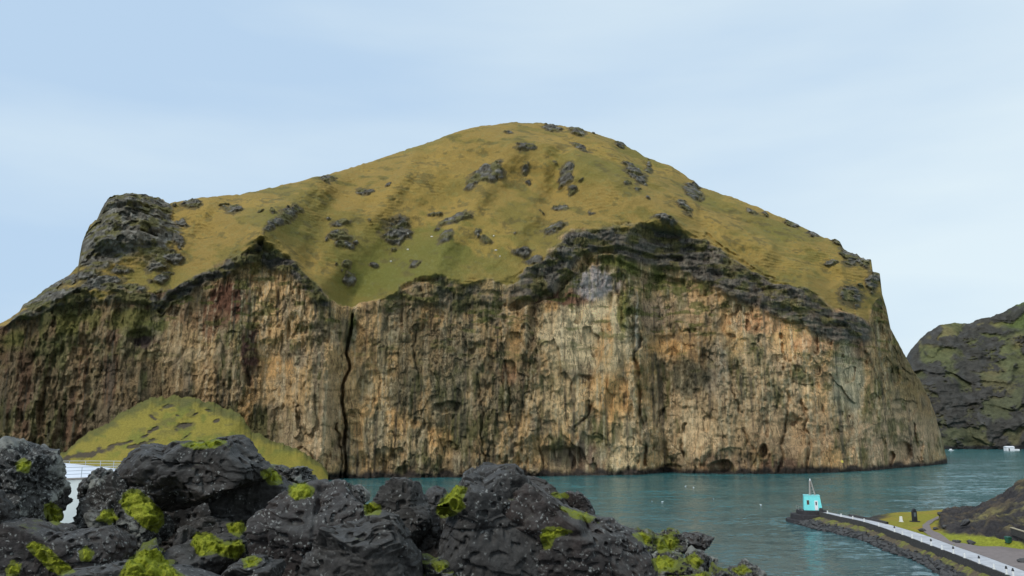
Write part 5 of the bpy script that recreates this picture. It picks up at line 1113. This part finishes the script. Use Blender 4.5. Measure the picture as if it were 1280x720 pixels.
# ------------------------------------------------------------------ far things
hb = BVHTree.FromObject(hill, bpy.context.evaluated_depsgraph_get())
def on_hill(px, py):
    a_, e_ = ae(px, py); d = Vector((float(a_), 1, float(e_))).normalized(); h = hb.ray_cast(Vector((0, 0, EYE)), d)
    return h[0]
M_wool = flat_mat('wool', (.75, .73, .68), .95, 6, .1)
def make_sheep():
    V = []; F = []
    def ell(c, r, n=10):
        k = len(V)
        for i in range(n + 1):
            th = math.pi * i / n
            for j in range(n):
                ph = 2 * math.pi * j / n; V.append((c[0] + r[0] * math.sin(th) * math.cos(ph), c[1] + r[1] * math.sin(th) * math.sin(ph), c[2] + r[2] * math.cos(th)))
        for i in range(n):
            for j in range(n): F.append((k + i * n + j, k + i * n + (j + 1) % n, k + (i + 1) * n + (j + 1) % n, k + (i + 1) * n + j))
    ell((0, 0, .68), (.62, .30, .32)); ell((.62, 0, .72), (.24, .13, .20)); ell((.84, 0, .62), (.17, .09, .10))
    for x in (-.38, .36):
        for y in (-.16, .16): ell((x, y, .24), (.07, .07, .30), 6)
    m = bpy.data.meshes.new('sheep'); m.from_pydata(V, [], F) if False else m.from_pydata(V, [], F); m.update()
    m.polygons.foreach_set('use_smooth', [True] * len(m.polygons)); m.materials.append(M_wool)
    o = bpy.data.objects.new('sheep', m); COL.objects.link(o)
    r = o.modifiers.new('merge', 'REMESH'); r.mode = 'VOXEL'; r.voxel_size = .05
    return o
sp = None
for i, (x, y, lb) in enumerate([(539.5, 297, 'white sheep grazing between the two rock outcrops left of the summit line'), (510, 293, 'white sheep just right of the large dark outcrop'), (510, 313, 'white sheep below the large dark outcrop on green turf'), (489, 328, 'lowest white sheep on the greenest turf above the gully'),
                            (617, 296, 'highest white sheep on the slope below the centre outcrop'), (619.6, 314, 'white sheep near the crown of the cliff, below the highest one'), (625, 321.6, 'white sheep closest to the dark cliff band')]):
    p = on_hill(x, y)
    if p is None: continue
    o = sp.copy() if sp else make_sheep()
    if sp: COL.objects.link(o)
    else: sp = o
    o.location = p; o.rotation_euler = (0, 0, i * 1.3); o.scale = (1.15,) * 3
    tag(o, lb, 'sheep', 'sheep grazing on the slope')
def shed():
    p = at(1261.5, 562.5, Y=1120); r = empty('shed', (p.x, p.y, 0)); tag(r, 'tiny white shed at the waterline below the distant dark hill', 'shed')
    m = MB(); m.box((0, 0, -1), (11, 7, 5.5)); m.build('wall', M_wht, r); m = MB(); m.box((9, 0, -1), (7, 6, 3)); m.build('annex', M_wht, r)
    m = MB(); m.prism([(-6, -4, 4.5), (6, -4, 4.5), (6, 4, 4.5), (-6, 4, 4.5)], [(-6, -.2, 6), (6, -.2, 6), (6, .2, 6), (-6, .2, 6)]); m.build('roof', M_wht, r)
    m = MB(); m.box((-2, -3.53, 0), (1.6, .1, 3)); m.build('door', M_cap, r)
shed()
def boat():
    p = at(1189, 563.5, z=0); r = empty('motor_boat', (p.x, p.y, 0), .2); tag(r, 'tiny white motor boat on the far water beside the end of the cliff', 'boat')
    m = MB(); h0 = [(-4, -1.2), (2.5, -1.3), (5, 0), (2.5, 1.3), (-4, 1.2)]
    m.prism([(x * .8, y * .6, -.3) for x, y in h0], [(x, y, 1.1) for x, y in h0]); m.build('hull', M_wht, r)
    m = MB(); m.box((-.5, 0, 1.1), (3, 1.7, 1.5), .8, .8); m.build('cabin', M_wht, r)
boat()
M_gull = flat_mat('gull_white', (.85, .85, .85), .8)
def gull():
    m = MB(); n = 8
    prof = [(-.42, .02, .12), (-.25, .10, .13), (0, .16, .12), (.2, .12, .15), (.3, .06, .26), (.4, .065, .31), (.47, .03, .30), (.56, .008, .28)]
    rings = [[(x, r * math.cos(2 * math.pi * k / n), z + r * math.sin(2 * math.pi * k / n)) for k in range(n)] for x, r, z in prof]
    V = [p for q in rings for p in q]; F = [(i * n + k, i * n + (k + 1) % n, (i + 1) * n + (k + 1) % n, (i + 1) * n + k) for i in range(len(prof) - 1) for k in range(n)]
    m.add(V, F + [tuple(range(n)), tuple(range(len(V) - n, len(V)))]); return m.build('seabird', M_gull, None, True)
g0 = None
for i, (x, y, lb) in enumerate([(857, 608, 'white seabird floating left of a close pair under the cliff'), (867, 609.5, 'white seabird floating at the right of a close pair under the cliff'), (815, 627, 'white seabird on the water nearest the peaked boulder'), (828, 627.5, 'white seabird just right of the one nearest the peaked boulder'),
                            (951, 631.5, 'white seabird floating left of the turquoise hut'), (892, 624, 'lone white seabird mid channel between the boulders and the hut')]):
    p = at(x, y, z=0.05); o = g0.copy() if g0 else gull()
    if g0: COL.objects.link(o)
    else: g0 = o
    o.location = (p.x, p.y, 0.0); o.rotation_euler = (0, 0, i * 2.1); o.scale = (1.05,) * 3
    tag(o, lb, 'seabird', 'seabirds floating on the water')
def cliff_sign():
    p = on_hill(1051.5, 576)
    if p is None: return
    r = empty('marker_board', p + Vector((0, -1.2, -1.2))); tag(r, 'tiny yellow marker board fixed low on the cliff above the pier hut', 'marker')
    m = MB(); m.box((0, 0, 0), (1.5, .12, 1.5)); m.build('board', flat_mat('yellow_board', (.75, .62, .12), .5), r)
    m = MB(); m.tube((0, .1, -1), (0, .1, 1.2), .07); m.build('post', M_mast, r)
cliff_sign()
